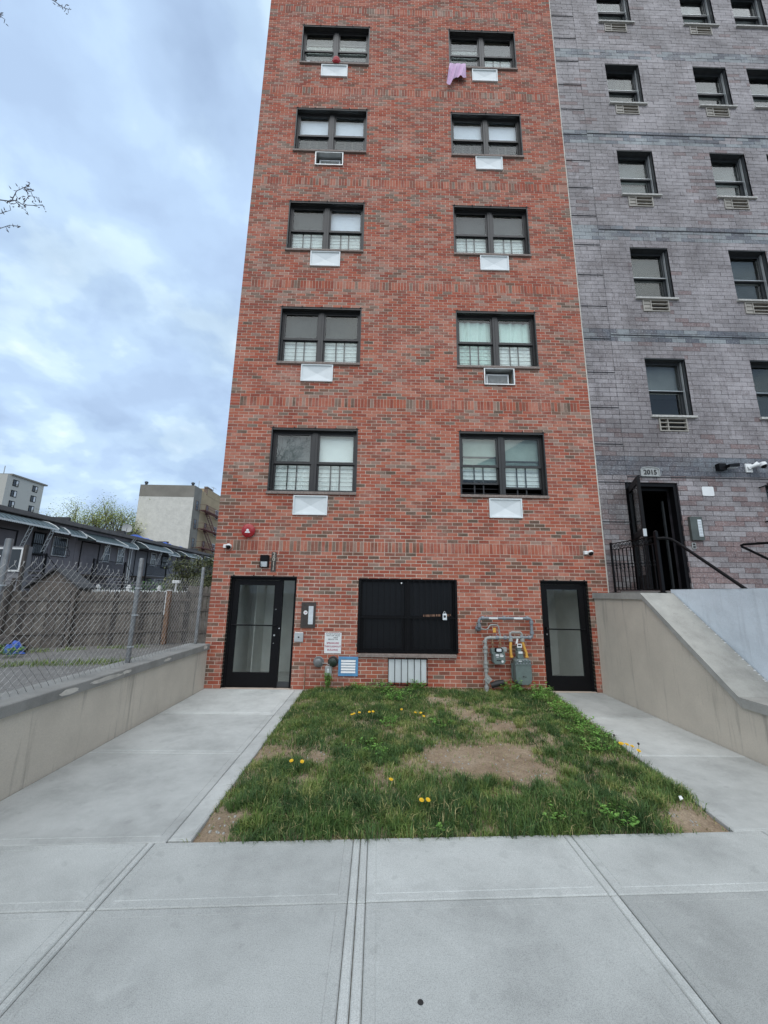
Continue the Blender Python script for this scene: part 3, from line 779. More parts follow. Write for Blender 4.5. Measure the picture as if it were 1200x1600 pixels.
# ================================================================== PURPLE BUILDING
PX0, PX1, PT = BW+.022, 20.0, 19.3
pur = thing('apartment_building', (13.5, 0, 0), 'dull purple painted brick apartment building with bluish bands and narrow windows', 'building')
pw = []
for k in range(5):
    for x0, w in ((8.665, .865), (10.935, .86), (12.335, .865), (15.2, .865), (17.5, .865)): pw.append((x0, x0+w, 5.345+2.798*k, 6.668+2.80*k, k))
pdoor = (7.935, 8.985, 1.80, 3.905); gwin = (10.75, 11.6, 2.35, 3.90)
pac = [(a+.12, a+.70, c-.345, c-.055, k) for a, b, c, d, k in pw if abs(a-12.335) > .1]
HP = [h[:4] for h in pw] + [pdoor, gwin] + [h[:4] for h in pac]
HP = [(a-.002, b+.002, c-.002, d+.002) for a, b, c, d in HP]
mb = MB(); holes_wall(mb, PX0, PX1, -.15, PT, HP, .004, .32)
mb.quad((PX1,.004,-.15),(PX1,14,-.15),(PX1,14,PT),(PX1,.004,PT)); mb.quad((PX0,14,-.15),(PX0,14,PT),(PX1,14,PT),(PX1,14,-.15)); mb.quad((PX0,.004,PT),(PX1,.004,PT),(PX1,14,PT),(PX0,14,PT)); mb.quad((PX0,.3,TOP),(PX0,14,TOP),(PX0,14,PT),(PX0,.3,PT))
pwall = mb.build('wall', M_PMORTAR, pur)
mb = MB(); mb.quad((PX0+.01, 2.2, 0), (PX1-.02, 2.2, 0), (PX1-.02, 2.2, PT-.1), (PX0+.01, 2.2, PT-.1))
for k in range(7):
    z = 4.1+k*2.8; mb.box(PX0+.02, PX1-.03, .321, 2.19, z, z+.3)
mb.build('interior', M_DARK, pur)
bands = [(4.13, 4.43), (7.03, 7.34), (9.72, 10.05), (12.46, 12.82), (15.25, 15.55), (18.0, 18.3)]
rp = random.Random(5)
def tone_pur(x, z):
    for a, b in bands:
        if a-.03 < z+.05 < b+.03:
            v = mnoise.noise((x*1.1, z*2, 4))
            if z < 5: return rp.choice([.78, .78, .80, .86]) if v > -.35 else .9
            return rp.choice([.78, .86, .94, .94]) if v > -.1 else rp.choice([.94, .94, .3, .86])
    v = mnoise.noise((x*.6, z*.6, 1)) + rp.uniform(-.25, .25)
    t = min(1, max(0, (z-2.2)/3.2)); red_p = .75*(1-t)**1.1
    if rp.random() < red_p: return rp.choice([.62, .70, .62, .70, .5])
    return rp.choice([.05, .05, .3, .3, .3, .3, .5]) if v > -.15 else rp.choice([.5, .05, .05, .62, .3])
pb = []; n = 0; z = 1.45
while z < PT-.05:
    L = .295; off = PX0 + (0 if n % 2 else -L/2) + rp.uniform(-.01, .01); i = 0
    while off+i*L < PX1-.02:
        a, b = max(PX0, off+i*L), min(PX1, off+(i+1)*L); i += 1
        if b-a < .03: continue
        for q in subtract([(a+.0035, b-.0035, z+.0035, min(z+.1, PT)-.0035)], HP): pb.append((q, tone_pur(a, z), rp.choice([0, .001, .002, .004])))
    z += .1; n += 1
brickwork(pb, .13, M_PBRICK, pwall, (3.07, -7.39, 1.68), 296)
m = MB(); z = 2.3
while z < PT-.3:
    m.box(PX0+.005, PX0+.585, -.013, -.0045, z-.006, z+.006); z += .8
for zz_ in (4.02, 7.20, 9.93, 12.75): m.box(PX0+.6, PX1-.05, -.012, -.0045, zz_-.008, zz_+.008)  # floor-long dark strips paint in the shadow lines along the joints
m.box(PX0+.588, PX0+.592, -.0052, -.0045, 2.3, PT-.3)
m.build('joint_and_shadow_lines', M_JOINT_SHADOW, pur)
m = MB(); m.cbox(PX0-.02, PX1, -.05, .36, PT+.001, PT+.1, .01); m.build('parapet_coping', M_PSILL, pur)
def pwin(a, b, c, d, k, col):
    w, h = b-a, d-c; m = MB(); y0, y1 = .13, .21; t_ = .035
    m.box(a, a+t_, y0, y1, c, d); m.box(b-t_, b, y0, y1, c, d); m.box(a+t_, b-t_, y0, y1, d-.045, d); m.box(a+t_, b-t_, y0, y1, c, c+.03)
    m.box(b-.012, b, .03, y0, c, d-.01); m.box(a, a+.012, .03, y0, c, d-.01); m.box(a, b, .006, y0, d-.02, d)
    zr = c+h*.47; s = .032
    for za, zb, ya in ((zr-.015, d-.045, .14), (c+.03, zr+.015, .172)):
        m.box(a+t_, a+t_+s, ya, ya+.028, za, zb); m.box(b-t_-s, b-t_, ya, ya+.028, za, zb); m.box(a+t_+s, b-t_-s, ya, ya+.028, za, za+s); m.box(a+t_+s, b-t_-s, ya, ya+.028, zb-s, zb)
    o = m.build('window', M_FRAME2, pur)
    m = MB(); m.box(a+t_+s, b-t_-s, .152, .156, zr+.017, d-.077); m.build('pane', M_GLASS, o)
    m = MB(); m.box(a+t_+s, b-t_-s, .184, .188, c+.062, zr-.017); m.build('pane', M_GLASS, o)
    m = MB(); m.box(b-.034, b-.022, .085, .129, c+.01, d-.03); m.box(a+.03, b-.035, .112, .129, zr-.004, zr+.008); m.build('track', M_ALU, o)
    up, lo = col
    m = MB(); m.quad((a, .26, zr), (b, .26, zr), (b, .26, d), (a, .26, d)); m.build('shade_or_reflection', M_SHADE[up], o)
    if lo:
        m = MB(); m.quad((a, .29, c+.02), (b, .29, c+.02), (b, .29, zr), (a, .29, zr)); m.build('curtain', M_SHADE[lo], o)
    m = MB(); m.cbox(a-.03, b+.05, -.05, .129, c-.048, c-.002, .006); m.build('sill', M_PSILL, o)
cc = [('dim', 'dark'), ('grey', 'dark'), ('mid', 'dark'), ('dark', 'dark'), ('grey', 'dim')]
for i, (a, b, c, d, k) in enumerate(pw):
    col = cc[(i*3+k) % 5]
    if i == 0: col = ('mid', None)
    if i in (10, 11): col = ('mid', 'mid')
    pwin(a, b, c, d, k, col)
pwin(*gwin, 0, ('dark', 'dark'))
for a, b, c, d, k in pac:
    m = MB(); t_ = .022; m.box(a, b, -.02, .05, c, c+t_); m.box(a, b, -.02, .05, d-t_, d); m.box(a, a+t_, -.02, .05, c+t_, d-t_); m.box(b-t_, b, -.02, .05, c+t_, d-t_)
    xm = a+(b-a)*.30; m.box(xm, xm+.018, -.015, .05, c+t_, d-t_)
    o = m.build('air_conditioner_grille', plain('taupe_grille', (.33, .305, .265), .6, .15), pur)
    m = MB()
    for q in (1, 2): zz_ = c+(d-c)*q/3; m.box(a+t_, xm, -.012, .04, zz_-.009, zz_+.009); m.box(xm+.018, b-t_, -.012, .04, zz_-.009, zz_+.009)
    if k: m.box(a+t_, xm, .0, .01, c+t_, d-t_)
    m.build('louvre', plain('taupe_grille', (0, 0, 0)), o)
    m = MB(); m.quad((a+t_, .055, c+t_), (b-t_, .055, c+t_), (b-t_, .055, d-t_), (a+t_, .055, d-t_)); m.build('backing', M_SHADE['dark'], o)

# door 2015, leaf standing open
a, b, c, d = pdoor
m = MB(); m.box(a, a+.07, .03, .16, c, d); m.box(b-.07, b, .03, .16, c, d); m.box(a+.07, b-.07, .03, .16, d-.07, d); m.box(a+.07, b-.07, .14, .16, d-.13, d-.07)
en = m.build('entrance', M_BLACK, pur); en['label'] = 'dark doorway under the 2015 plate with its door swung open'
m = MB(); P0 = Vector((a+.075, .02, 0)); P1 = Vector((7.66, -.80, 0)); dd = (P1-P0).normalized(); L = (P1-P0).length
zb, zt = c+.02, 3.79
def at(t, z): q = P0+dd*t; return (q.x, q.y, z)
m.obox(at(.0, (zb+zt)/2), at(.09, (zb+zt)/2), .045, zt-zb); m.obox(at(L-.09, (zb+zt)/2), at(L, (zb+zt)/2), .045, zt-zb)
m.obox(at(.09, zt-.06), at(L-.09, zt-.06), .045, .12); m.obox(at(.09, zb+.12), at(L-.09, zb+.12), .045, .24); m.obox(at(.09, zb+.98), at(L-.09, zb+.98), .045, .10)
dl = m.build('door', M_BLACK, en)
m = MB(); m.obox(at(.09, zb+.98+.05+(zt-.12-zb-1.03)/2), at(L-.09, zb+.98+.05+(zt-.12-zb-1.03)/2), .008, zt-.12-zb-1.03); m.build('pane', M_GLASS, en)
m = MB(); m.obox(at(.09, zb+.24+.345), at(L-.09, zb+.24+.345), .008, .69); m.build('pane', M_GLASS, en)
m = MB(); m.tube([at(L-.06, zb+.86), at(L-.02, zb+.86)], .0, 6) if False else m.obox(at(L-.03, zb+.95), at(L+.003, zb+.95), .05, .13); m.build('lock', M_ALU, en)
m = MB(); m.box(b-.13, b-.10, .30, .34, c, d-.3); m.box(a+.08, b-.08, 1.2, 1.22, c, c+1.2); m.build('inner_door_frame', M_FRAME2, en)
m = MB(); m.box(a-.02, b+.02, .17, 2.19, c-.1, c); m.build('doorway_floor', M_DARK, en)

# ================================================================== LOW WALLS
# left retaining wall
lw = thing('retaining_wall', (-.1, -3.3, 0), 'low tan rendered wall on the left with a grey concrete coping', 'wall')
m = MB(); m.box(-.22, .05, -7.4, -.003, -.12, .655); m.build('wall_body', M_TAN, lw)
for a, b in ((-7.45, -5.0), (-4.995, -2.4), (-2.395, -.004)):
    m = MB(); m.cbox(-.30, .085, a, b, .656, .752, .008); m.build('coping', M_COPE, lw)
rq = random.Random(8)
for (y, z, w, h) in ((-3.26, .70, .30, .06), (-2.72, .708, .55, .05), (-2.37, .715, .18, .05), (-1.45, .705, .22, .045), (-.18, .71, .16, .06), (-4.3, .70, .3, .05)):
    m = MB(); n_ = 18; pts = [(y+math.cos(2*PI*q/n_)*w/2*rq.uniform(.7, 1.1), z+math.sin(2*PI*q/n_)*h/2*rq.uniform(.55, 1.15)) for q in range(n_)]
    m.prism(pts, lambda p, q_, t: (.0855+.002*t, p, q_)); m.build('flaked_patch', M_MASTIC, lw)
# right cheek wall of the neighbouring stoop
rw = thing('stoop_wall', (7.3, -2, 0), 'tan rendered stoop wall whose grey concrete coping slopes down to the sidewalk', 'wall')
prof = [(-.003, 0), (-.003, 1.64), (-1.385, 1.64), (-2.835, .508), (-4.9, .508), (-4.9, 0)]
m = MB(); m.prism([(y, z-.12 if z == 0 else z) for y, z in prof], lambda p, q_, t: (7.105+.47*t, p, q_)); m.build('wall_body', M_TAN, rw)
def cope_seg(y0, z0, y1, z1, th=.10):
    m = MB(); dy, dz = y1-y0, z1-z0
    P = [(y0, z0), (y1, z1), (y1, z1+th), (y0, z0+th)]
    return m, P
for P in ([(-.003, 1.641), (-1.383, 1.641), (-1.355, 1.742), (-.003, 1.742)], [(-1.386, 1.641), (-2.836, .509), (-2.816, .612), (-1.358, 1.742)], [(-2.839, .509), (-4.95, .509), (-4.95, .610), (-2.819, .610)]):
    m = MB(); m.prism(P, lambda p, q_, t: (7.075+.515*t, p, q_)); o = m.build('coping', M_COPE2, rw)
m = MB()
for q in range(26):
    y = -1.45-1.3*rq.random(); z = 1.742+(y+1.358)*.775; s_ = rq.uniform(.005, .02)
    m.box(7.585-s_*1.3, 7.591, y, y+s_*2.5, z-.002, z+.008)
m.build('paint_chips', M_WHITE2, rw)
sb = thing('stoop_parapet', (7.9, -3, 0), 'pale blue painted rough stoop wall rising behind the sloping coping', 'wall')
m = MB(); ny_ = 60
for j in range(ny_):
    for i in range(16):
        def P(i, j):
            y = -1.30-4.2*j/ny_; z = 1.80*i/16+.0
            return (7.592+.02*(mnoise.noise((y*1.8, z*1.8, 3))+1)*.5 + .004*mnoise.noise((y*9, z*9, 3)), y, z)
        m.quad(P(i, j), P(i, j+1), P(i+1, j+1), P(i+1, j))
m.build('rendered_face', M_BLUEW, sb, smooth=True)
m = MB(); m.box(7.625, 7.70, -5.5, -1.30, 0, 1.79); m.quad((7.6, -1.3, 1.8), (7.6, -5.5, 1.8), (7.70, -5.5, 1.8), (7.70, -1.3, 1.8)); m.quad((7.6, -1.3, 0), (7.62, -1.3, 1.8), (7.7, -1.3, 1.8), (7.7, -1.3, 0)); m.build('wall_body', M_BLUEW, sb)
st = thing('stoop', (8.7, -1, 0), 'concrete stoop landing and steps up to the dark open doorway', 'steps')
m = MB(); m.box(7.61, 10.1, -1.295, -.016, 0, 1.775); m.build('landing', M_COPE2, st)
for q in range(9):
    m = MB(); m.cbox(7.82, 9.6, -1.30-.28*(q+1)+.002, -1.30-.28*q, 0, 1.60-.178*q, .01); m.build('step', M_COPE2, st)
# railing on the flat coping
rl = thing('iron_railing', (0, 0, 1.742), 'black wrought iron railing with scrolls standing on the stoop wall', 'railing')
RX = 0.0; ya_, yb2 = 0.0, -1.05; zb, zt = 1.79, 2.655
for y, h, nm in ((ya_, zt+.02, 'post'), (yb2, zt+.06, 'post')):
    m = MB(); s_ = .014 if y == ya_ else .024; m.box(RX-s_, RX+s_, y-s_, y+s_, 1.743, h); m.box(RX-s_-.02, RX+s_+.02, y-s_-.02, y+s_+.02, 1.7425, 1.756)
    if y != ya_: m.lathe((RX, y, h), (0, 0, 1), [(0, .03), (.012, .03), (.03, .012)], 10)
    m.build('post', M_BLACK, rl, local=True)
m = MB(); m.box(RX-.018, RX+.018, yb2+.025, ya_-.015, zt-.012, zt); m.box(RX-.012, RX+.012, yb2+.025, ya_-.015, zt-.125, zt-.113); m.build('top_rail', M_BLACK, rl, local=True)
m = MB(); m.box(RX-.012, RX+.012, yb2+.025, ya_-.015, zb, zb+.014); m.build('bottom_rail', M_BLACK, rl, local=True)
nb = 10
for q in range(nb):
    y = ya_ + (yb2-ya_)*(q+1)/(nb+1)
    m = MB(); m.box(RX-.007, RX+.007, y-.007, y+.007, zb+.0145, zt-.1255)
    for zz_ in (zb+.40, zb+.46): m.lathe((RX, y, zz_), (0, 0, 1), [(-.02, .008), (-.008, .019), (.008, .019), (.02, .008)], 8)
    m.build('baluster', M_BLACK, rl, local=True)
    m = MB(); yc = y+.05; pts = [(RX, yc+.042*math.cos(t_), zt-.062+.042*math.sin(t_)) for t_ in [2*PI*k_/14 for k_ in range(15)]]
    m.tube(pts, .0055, 5); m.tube([(RX, yc+.018*math.cos(t_), zt-.062+.018*math.sin(t_)) for t_ in [2*PI*k_/8 for k_ in range(9)]], .005, 5); m.build('scroll', M_BLACK, rl, local=True)
for o in rl.children: o.location = (0, 0, -1.742)
rl.location = (7.45, -.12, 1.742); rl.rotation_euler = (0, 0, R(7))
hr = thing('handrail', (7.6, -2, 1.74), 'black tubular handrail sloping down from the iron railing', 'handrail')
m = MB(); m.tube([(7.58, -1.18, 2.61), (7.66, -1.22, 2.615), (7.715, -1.30, 2.585), (7.735, -1.42, 2.50), (7.745, -2.36, 1.83), (7.76, -3.9, .75)], .022, 10); m.build('rail', M_BLACK, hr, smooth=40)
m = MB(); m.tube([(7.76, -3.88, .45), (7.76, -3.88, .76)], .02, 8); m.build('post', M_BLACK, hr)
hr2 = thing('handrail', (9.74, -1, 1.75), 'black tubular handrail at the right edge that bends back in a point', 'handrail')
m = MB(); m.tube([(9.74, -.95, 2.61), (9.74, -.40, 2.645), (9.74, -.34, 2.635), (9.74, -.36, 2.60), (9.74, -.42, 2.57), (9.74, -1.3, 2.04), (9.74, -3.6, .7)], .022, 10); m.build('rail', M_BLACK, hr2, smooth=50)
m = MB(); m.box(9.72, 9.76, -.97, -.93, 1.76, 2.60); m.build('post', M_BLACK, hr2)

# ================================================================== THINGS ON THE FRONT OF THE RED BUILDING
# alarm bell
t = thing('alarm_bell', (.61, -.05, 2.8), 'round red fire alarm bell high above the left entrance', 'bell')
m = MB(); m.box(.55, .67, -.03, -.003, 2.74, 2.86); m.build('back_box', M_RED, t)
m = MB(); m.lathe((.61, -.03, 2.80), (0, -1, 0), [(0, .125), (.012, .13), (.03, .128), (.048, .105), (.06, .06), (.063, .0)], 28); m.build('gong', M_RED, t, smooth=40)
m = MB(); m.lathe((.61, -.094, 2.80), (0, -1, 0), [(0, .028), (.006, .026), (.01, .01)], 14)
m.prism([(-.05, -.035), (.05, -.035), (.035, -.005), (-.035, -.005)], lambda a, b, q: (.61+a, -.094-.003*q, 2.80+b-.012)); m.build('maker_mark', M_WHITE2, t)
# dome cameras
def bullet_cam(x, z, label, flip=1):
    t = thing('security_camera', (x, -.02, z), label, 'camera', 'white security cameras on the red brick front')
    m = MB(); m.cbox(x-.075, x+.03, -.05, -.003, z-.03, z+.035, .01); m.build('junction_box', M_WHITE2, t)
    m = MB(); m.lathe((x+.035, -.06, z+.0), (0, -.6, -.8), [(-.03, .03), (-.02, .05), (.0, .055), (.02, .055)], 16); m.build('dome_base', M_WHITE2, t, smooth=35)
    m = MB(); m.lathe((x+.035, -.072, z-.016), (0, -.6, -.8), [(0, .042), (.02, .038), (.036, .02), (.04, 0)], 14); m.build('lens_dome', M_BLACK, t, smooth=40)
bullet_cam(.24, 2.50, 'white dome camera at the left corner near the red bell')
bullet_cam(7.05, 2.485, 'white dome camera at the right corner above the tan wall')
# wall lamp
t = thing('wall_lamp', (.96, -.05, 2.1), 'small black box wall lamp with pale lens above the left entrance', 'lamp')
m = MB(); m.cbox(.885, 1.035, -.10, -.003, 2.225, 2.345, .01); m.box(.885, .897, -.10, -.003, 2.115, 2.2245); m.box(1.023, 1.035, -.10, -.003, 2.115, 2.2245); m.box(.8971, 1.0229, -.02, -.003, 2.115, 2.2245); m.build('housing', M_BLACK, t)
m = MB(); m.prism([(-.095, 2.224), (-.021, 2.224), (-.021, 2.13), (-.06, 2.13)], lambda a, b, q: (.8975+.125*q, a, b)); m.build('lens', M_LENS, t)
# vertical number plate 2011
t = thing('number_plate', (1.115, -.01, 2.05), 'narrow dark plate reading 2011 downwards beside the wall lamp', 'number plate')
m = MB(); m.cbox(1.072, 1.162, -.012, -.003, 2.045, 2.405, .004); m.build('plate', M_BRONZE, t)
m = MB()
for i, ch in enumerate('2011'): add_text(m, ch, .105, 1.117, -.0135, 2.358-.087*i, extrude=.001, bold=.002)
m.build('numerals', M_NUM, t)
# intercom
t = thing('intercom', (1.815, -.02, 1.03), 'tall bronze intercom panel with pale name strip right of the left door', 'intercom')
m = MB(); m.cbox(1.685, 1.945, -.028, -.003, 1.045, 1.50, .006); m.build('panel', M_BRONZE, t)
m = MB(); m.box(1.82, 1.905, -.034, -.0281, 1.11, 1.43); m.build('name_strip', M_LENS, t)
m = MB()
for q in range(14): z = 1.12+q*.0225; m.box(1.824, 1.901, -.0352, -.0341, z, z+.0012)
for q in range(9):
    for p in range(4): m.box(1.715+p*.018, 1.722+p*.018, -.0291, -.0281, 1.08+q*.02, 1.087+q*.02)
m.build('button_lines', M_INK, t)
m = MB(); m.lathe((1.765, -.0281, 1.315), (0, -1, 0), [(0, .037), (.001, .037)], 20); o = m.build('round_sticker', M_WHITE2, t)
m = MB(); add_text(m, '24', .035, 1.765, -.0296, 1.315, bold=.001); m.build('sticker_print', M_REDINK, o)
m = MB(); m.lathe((1.745, -.0281, 1.44), (0, -1, 0), [(0, .009), (.002, .008)], 10); m.build('camera_eye', M_INK, t)
# key switch box
t = thing('key_box', (1.665, -.02, .8), 'small square steel key box below the intercom', 'key box')
m = MB(); m.cbox(1.585, 1.745, -.03, -.003, .805, .968, .01); m.build('plate', M_ALU, t)
m = MB(); m.lathe((1.665, -.03, .885), (0, -1, 0), [(0, .014), (.004, .014), (.005, .006)], 12); m.build('keyhole', M_INK, t)
# sprinkler sign
t = thing('sign', (2.28, -.01, .6), 'white metal sign with black and red lettering above the hose connections', 'sign')
m = MB(); m.cbox(2.13, 2.432, -.009, -.003, .612, .968, .002); m.build('board', M_WHITE2, t)
m = MB()
for s_, z in (('AUTOMATIC SPRINKLER', .945), ('SHUT OFF VALVE', .915), ('ONLY', .882), ('SERVICE THE', .85)): add_text(m, s_, .031 if len(s_) < 16 else .024, 2.281 if s_ != 'ONLY' else 2.33, -.0095, z, bold=.0006)
m.build('black_lettering', M_INK, t)
m = MB()
for s_, z in (('SPRINKLERS', .785), ('THROUGHOUT', .728), ('BUILDING', .670)): add_text(m, s_, .042, 2.281, -.0095, z, bold=.0012)
m.build('red_lettering', M_REDINK, t)
# hose connections
for x, z, mt, lab in ((2.04, .468, M_GALV, 'grey round sprinkler hose connection cap left of its pair'), (2.298, .476, M_DARKG, 'dark green round hose connection cap above the small grey box')):
    t = thing('hose_connection', (x, -.05, z-.09), lab, 'hose connection', 'hose connections beside the blue vent')
    m = MB(); m.lathe((x, -.003, z), (0, -1, 0), [(0, .095), (.008, .095), (.012, .085)], 24); m.build('escutcheon', M_GALV if mt is M_GALV else M_BRONZE, t)
    m = MB(); m.lathe((x, -.015, z), (0, -1, 0), [(0, .055), (.05, .055), (.052, .066), (.085, .066), (.095, .05)], 20)
    for q in range(3): a_ = 2*PI*q/3; m.box(x+math.cos(a_)*.066-.009, x+math.cos(a_)*.066+.009, -.095, -.07, z+math.sin(a_)*.066-.009, z+math.sin(a_)*.066+.009)
    m.build('cap', mt, t, smooth=35)
t = thing('outlet_box', (2.222, -.03, .24), 'small grey weatherproof box right above a leafy weed', 'electrical box')
m = MB(); m.cbox(2.165, 2.28, -.055, -.003, .245, .405, .012); m.build('box', M_GREY, t)
m = MB(); m.cbox(2.205, 2.24, -.064, -.0551, .29, .36, .004); m.build('label_plate', M_LENS, t)
m = MB(); m.tube([(2.1, -.02, .445), (2.18, -.02, .44), (2.24, -.03, .42), (2.24, -.03, .4)], .008, 6); m.build('conduit', M_GREY, t)
# blue vent
t = thing('wall_vent', (2.57, -.02, .23), 'blue framed wall vent with white slats left of the barred window sill', 'vent')
m = MB(); a, b, c, d = 2.395, 2.745, .235, .558; f = .042
m.cbox(a, b, -.022, -.003, c, c+f, .004); m.cbox(a, b, -.022, -.003, d-f, d, .004); m.cbox(a, a+f, -.022, -.003, c+f, d-f, .004); m.cbox(b-f, b, -.022, -.003, c+f, d-f, .004); m.build('frame', M_BLUEP, t)
m = MB(); m.box(a+f, b-f, -.006, -.003, c+f, d-f); m.build('backing', M_BLUEP, t)
for q in range(5):
    z = c+f+.008+q*.047; m = MB(); m.prism([(-.0065, z+.034), (-.022, z), (-.018, z-.002), (-.0065, z+.026)], lambda p, z_, q_: (a+f+.004+(b-a-2*f-.008)*q_, p, z_)); m.build('slat', M_WHITE2, t)
# rusty stake
t = tag((lambda m: (m.tube([(1.815, -.06, -.1), (1.82, -.05, .40)], .009, 6), m.build('stake', M_RUSTW))[1])(MB()), 'thin rusty metal stake standing at the corner of the grass bed', 'stake')
# lock box and stickers inside the barred window
t = thing('key_safe', (4.30, -.05, 1.33), 'small grey key safe hanging on the bars of the ground floor window', 'key safe')
m = MB(); m.cbox(4.262, 4.335, -.075, -.040, 1.22, 1.33, .008); m.build('case', M_LENS, t)
m = MB(); m.box(4.278, 4.318, -.0765, -.0751, 1.26, 1.30); m.build('dial_window', M_INK, t)
m = MB(); m.tube([(4.28, -.055, 1.33), (4.28, -.055, 1.355), (4.298, -.055, 1.365), (4.316, -.055, 1.355), (4.316, -.055, 1.33)], .005, 6); m.build('shackle', M_ALU, t)
m = MB(); 
for i, (x, w_) in enumerate(((3.92, .02), (3.955, .085), (4.055, .085), (4.155, .085), (4.36, .03), (4.40, .03))): m.box(x, x+w_, .053, .0545 if i < 4 else .055, 1.262+i*.004, 1.30+i*.004)
tag(m.build('sticker_row', M_BROWN), 'row of small brown stickers behind the bars of the black window', 'stickers')
# loose weep hole and drill marks
m = MB()
for x, z in ((5.16, 1.50), (5.66, 1.51), (5.25, .98), (1.30, 1.03)): m.lathe((x, -.0035, z), (0, -1, 0), [(0, .009), (.001, .009)], 8)
m.build('patch_spots', M_WHITE2, red)

# ------------------------------------------------------------------ gas pipes and meters
def pipe(name, pts, r, mat, par, n=10): m = MB(); m.tube(pts, r, n); return m.build(name, mat, par, smooth=45)
def coll(m, c, ax, r, l, n=12): m.lathe(c, ax, [(-l, r*.92), (-l*.9, r), (l*.9, r), (l, r*.92)], n)
Y = -.13
g = thing('gas_pipework', (5.35, Y, 0), 'grey gas pipes looping over the two meters on the brick wall', 'pipes')
pipe('upper_pipe', [(4.905, -.003, 1.09), (4.905, -.10, 1.09), (4.905, Y, 1.11), (4.905, Y, 1.22), (4.925, Y, 1.255), (4.955, Y, 1.265), (5.80, Y, 1.272), (5.835, Y, 1.262), (5.85, Y, 1.235), (5.85, Y, .99), (5.845, Y, .955), (5.815, Y, .94), (5.70, Y, .94)], .026, M_GPIPE, g)
for c, ax in (((4.905, -.09, 1.09), (0,1,0)), ((4.905, Y, 1.13), (0,0,1)), ((4.97, Y, 1.266), (1,0,0)), ((5.36, Y, 1.269), (1,0,0)), ((5.78, Y, 1.272), (1,0,0)), ((5.85, Y, 1.20), (0,0,1)), ((5.85, Y, 1.02), (0,0,1)), ((5.80, Y, .94), (1,0,0)), ((5.66, Y, .94), (1,0,0)), ((5.46, Y, .935), (1,0,0)), ((5.36, Y, .93), (1,0,0)), ((5.22, Y, .93), (1,0,0))): m = MB(); coll(m, c, ax, .037, .026); m.build('coupling', M_GPIPE, g, smooth=45)
m = MB(); m.lathe((4.905, -.06, 1.08), (0, -1, 0), [(-.04, .05), (.03, .05), (.05, .03)], 14)
m.build('wall_elbow', M_GPIPE, g, smooth=45)
m = MB(); m.box(5.08, 5.24, Y-.031, Y-.0265, 1.252, 1.283); m.box(5.53, 5.69, Y-.031, Y-.0265, 1.255, 1.286); m.build('pipe_labels', M_WHITE2, g)
pipe('small_pipe', [(4.93, Y+.03, 1.08), (5.02, Y, 1.065), (5.06, Y, 1.08), (5.09, Y, 1.13), (5.12, Y, 1.15), (5.22, Y, 1.15), (5.25, Y, 1.13), (5.26, Y, 1.08), (5.27, Y, 1.0), (5.28, Y, .95)], .013, M_GPIPE2, g, 8)
m = MB(); m.box(5.145, 5.20, Y-.018, Y-.0145, 1.02, 1.10); m.build('yellow_tag', M_YELLOW, g)
pipe('lower_pipe', [(5.30, Y, .93), (5.05, Y, .925), (5.02, Y, .915), (5.008, Y, .88), (5.00, Y, .60), (5.0, Y, -.1)], .028, M_GPIPE2, g)
pipe('manifold', [(5.28, Y, .93), (5.75, Y, .94)], .024, M_GPIPE2, g)
for z, r in ((.86, .036), (.755, .042), (.69, .042), (.50, .042), (.435, .04), (.37, .036), (.10, .04), (.05, .036)): m = MB(); coll(m, (5.0, Y, z), (0,0,1), r, .022); m.build('collar', M_GPIPE2, g, smooth=45)
for x in (5.10, 5.17): m = MB(); coll(m, (x, Y, .928), (1,0,0), .032, .018); m.build('collar', M_GPIPE2, g, smooth=45)
m = MB(); m.lathe((5.02, Y, .235), (0, -1, 0), [(-.03, .045), (.03, .045), (.035, .03), (.05, .018)], 14)
m.prism([(-.075, 0), (0, -.075), (.075, 0), (0, .075)], lambda a_, b_, q: (5.02+a_, Y-.031-.012*q, .235+b_)); m.build('shutoff_valve', M_GPIPE2, g, smooth=35)
m = MB(); m.tube([(5.08, Y, .13), (5.2, Y-.02, .17), (5.3, Y-.02, .19)], [.05, .055, .045], 10); m.build('black_sleeve', M_INK, g, smooth=45)
# small meter
t = thing('gas_meter', (5.2, -.15, .48), 'smaller grey green gas meter with pale labels on the left', 'gas meter', 'gas meters on the brick wall')
def rr_(cx, cz, w, h, r, n=5):
    p = []
    for sx, sz, a0 in ((1, 1, 0), (-1, 1, 90), (-1, -1, 180), (1, -1, 270)):
        for k in range(n+1): a_ = R(a0+90*k/n); p.append((cx+sx*(w/2-r)+math.cos(a_)*r, cz+sz*(h/2-r)+math.sin(a_)*r))
    return p
def body(m, poly, y0, y1, c=.012):
    cx = sum(p[0] for p in poly)/len(poly); cz = sum(p[1] for p in poly)/len(poly)
    rings = []
    for y, s_ in ((y0, 1), (y1+c, 1), (y1+c*.3, .985), (y1, .95)): rings.append([((p[0]-cx)*s_+cx, y, (p[1]-cz)*s_+cz) for p in poly])
    i = len(m.v); n = len(poly)
    for r_ in rings: m.v += r_
    for k in range(3):
        for j in range(n): a_ = i+k*n+j; b_ = i+k*n+(j+1) % n; m.f.append((a_, b_, b_+n, a_+n)); m.mi.append(0); m.tn.append(0)
    m.f.append(tuple(i+j for j in range(n))[::-1]); m.f.append(tuple(i+3*n+j for j in range(n))); m.mi += [0, 0]; m.tn += [0, 0]
m = MB(); body(m, rr_(5.215, .60, .21, .21, .05), -.10, -.24); body(m, rr_(5.20, .70, .22, .11, .03), -.09, -.225); m.build('meter_body', M_GMETER, t, smooth=35)
m = MB(); body(m, rr_(5.205, .735, .13, .075, .02), -.2251, -.262); m.build('index_cover', M_BLACK, t, smooth=35)
m = MB(); body(m, rr_(5.205, .735, .085, .05, .008), -.2621, -.266, .002); m.build('index_window', M_LENS, t)
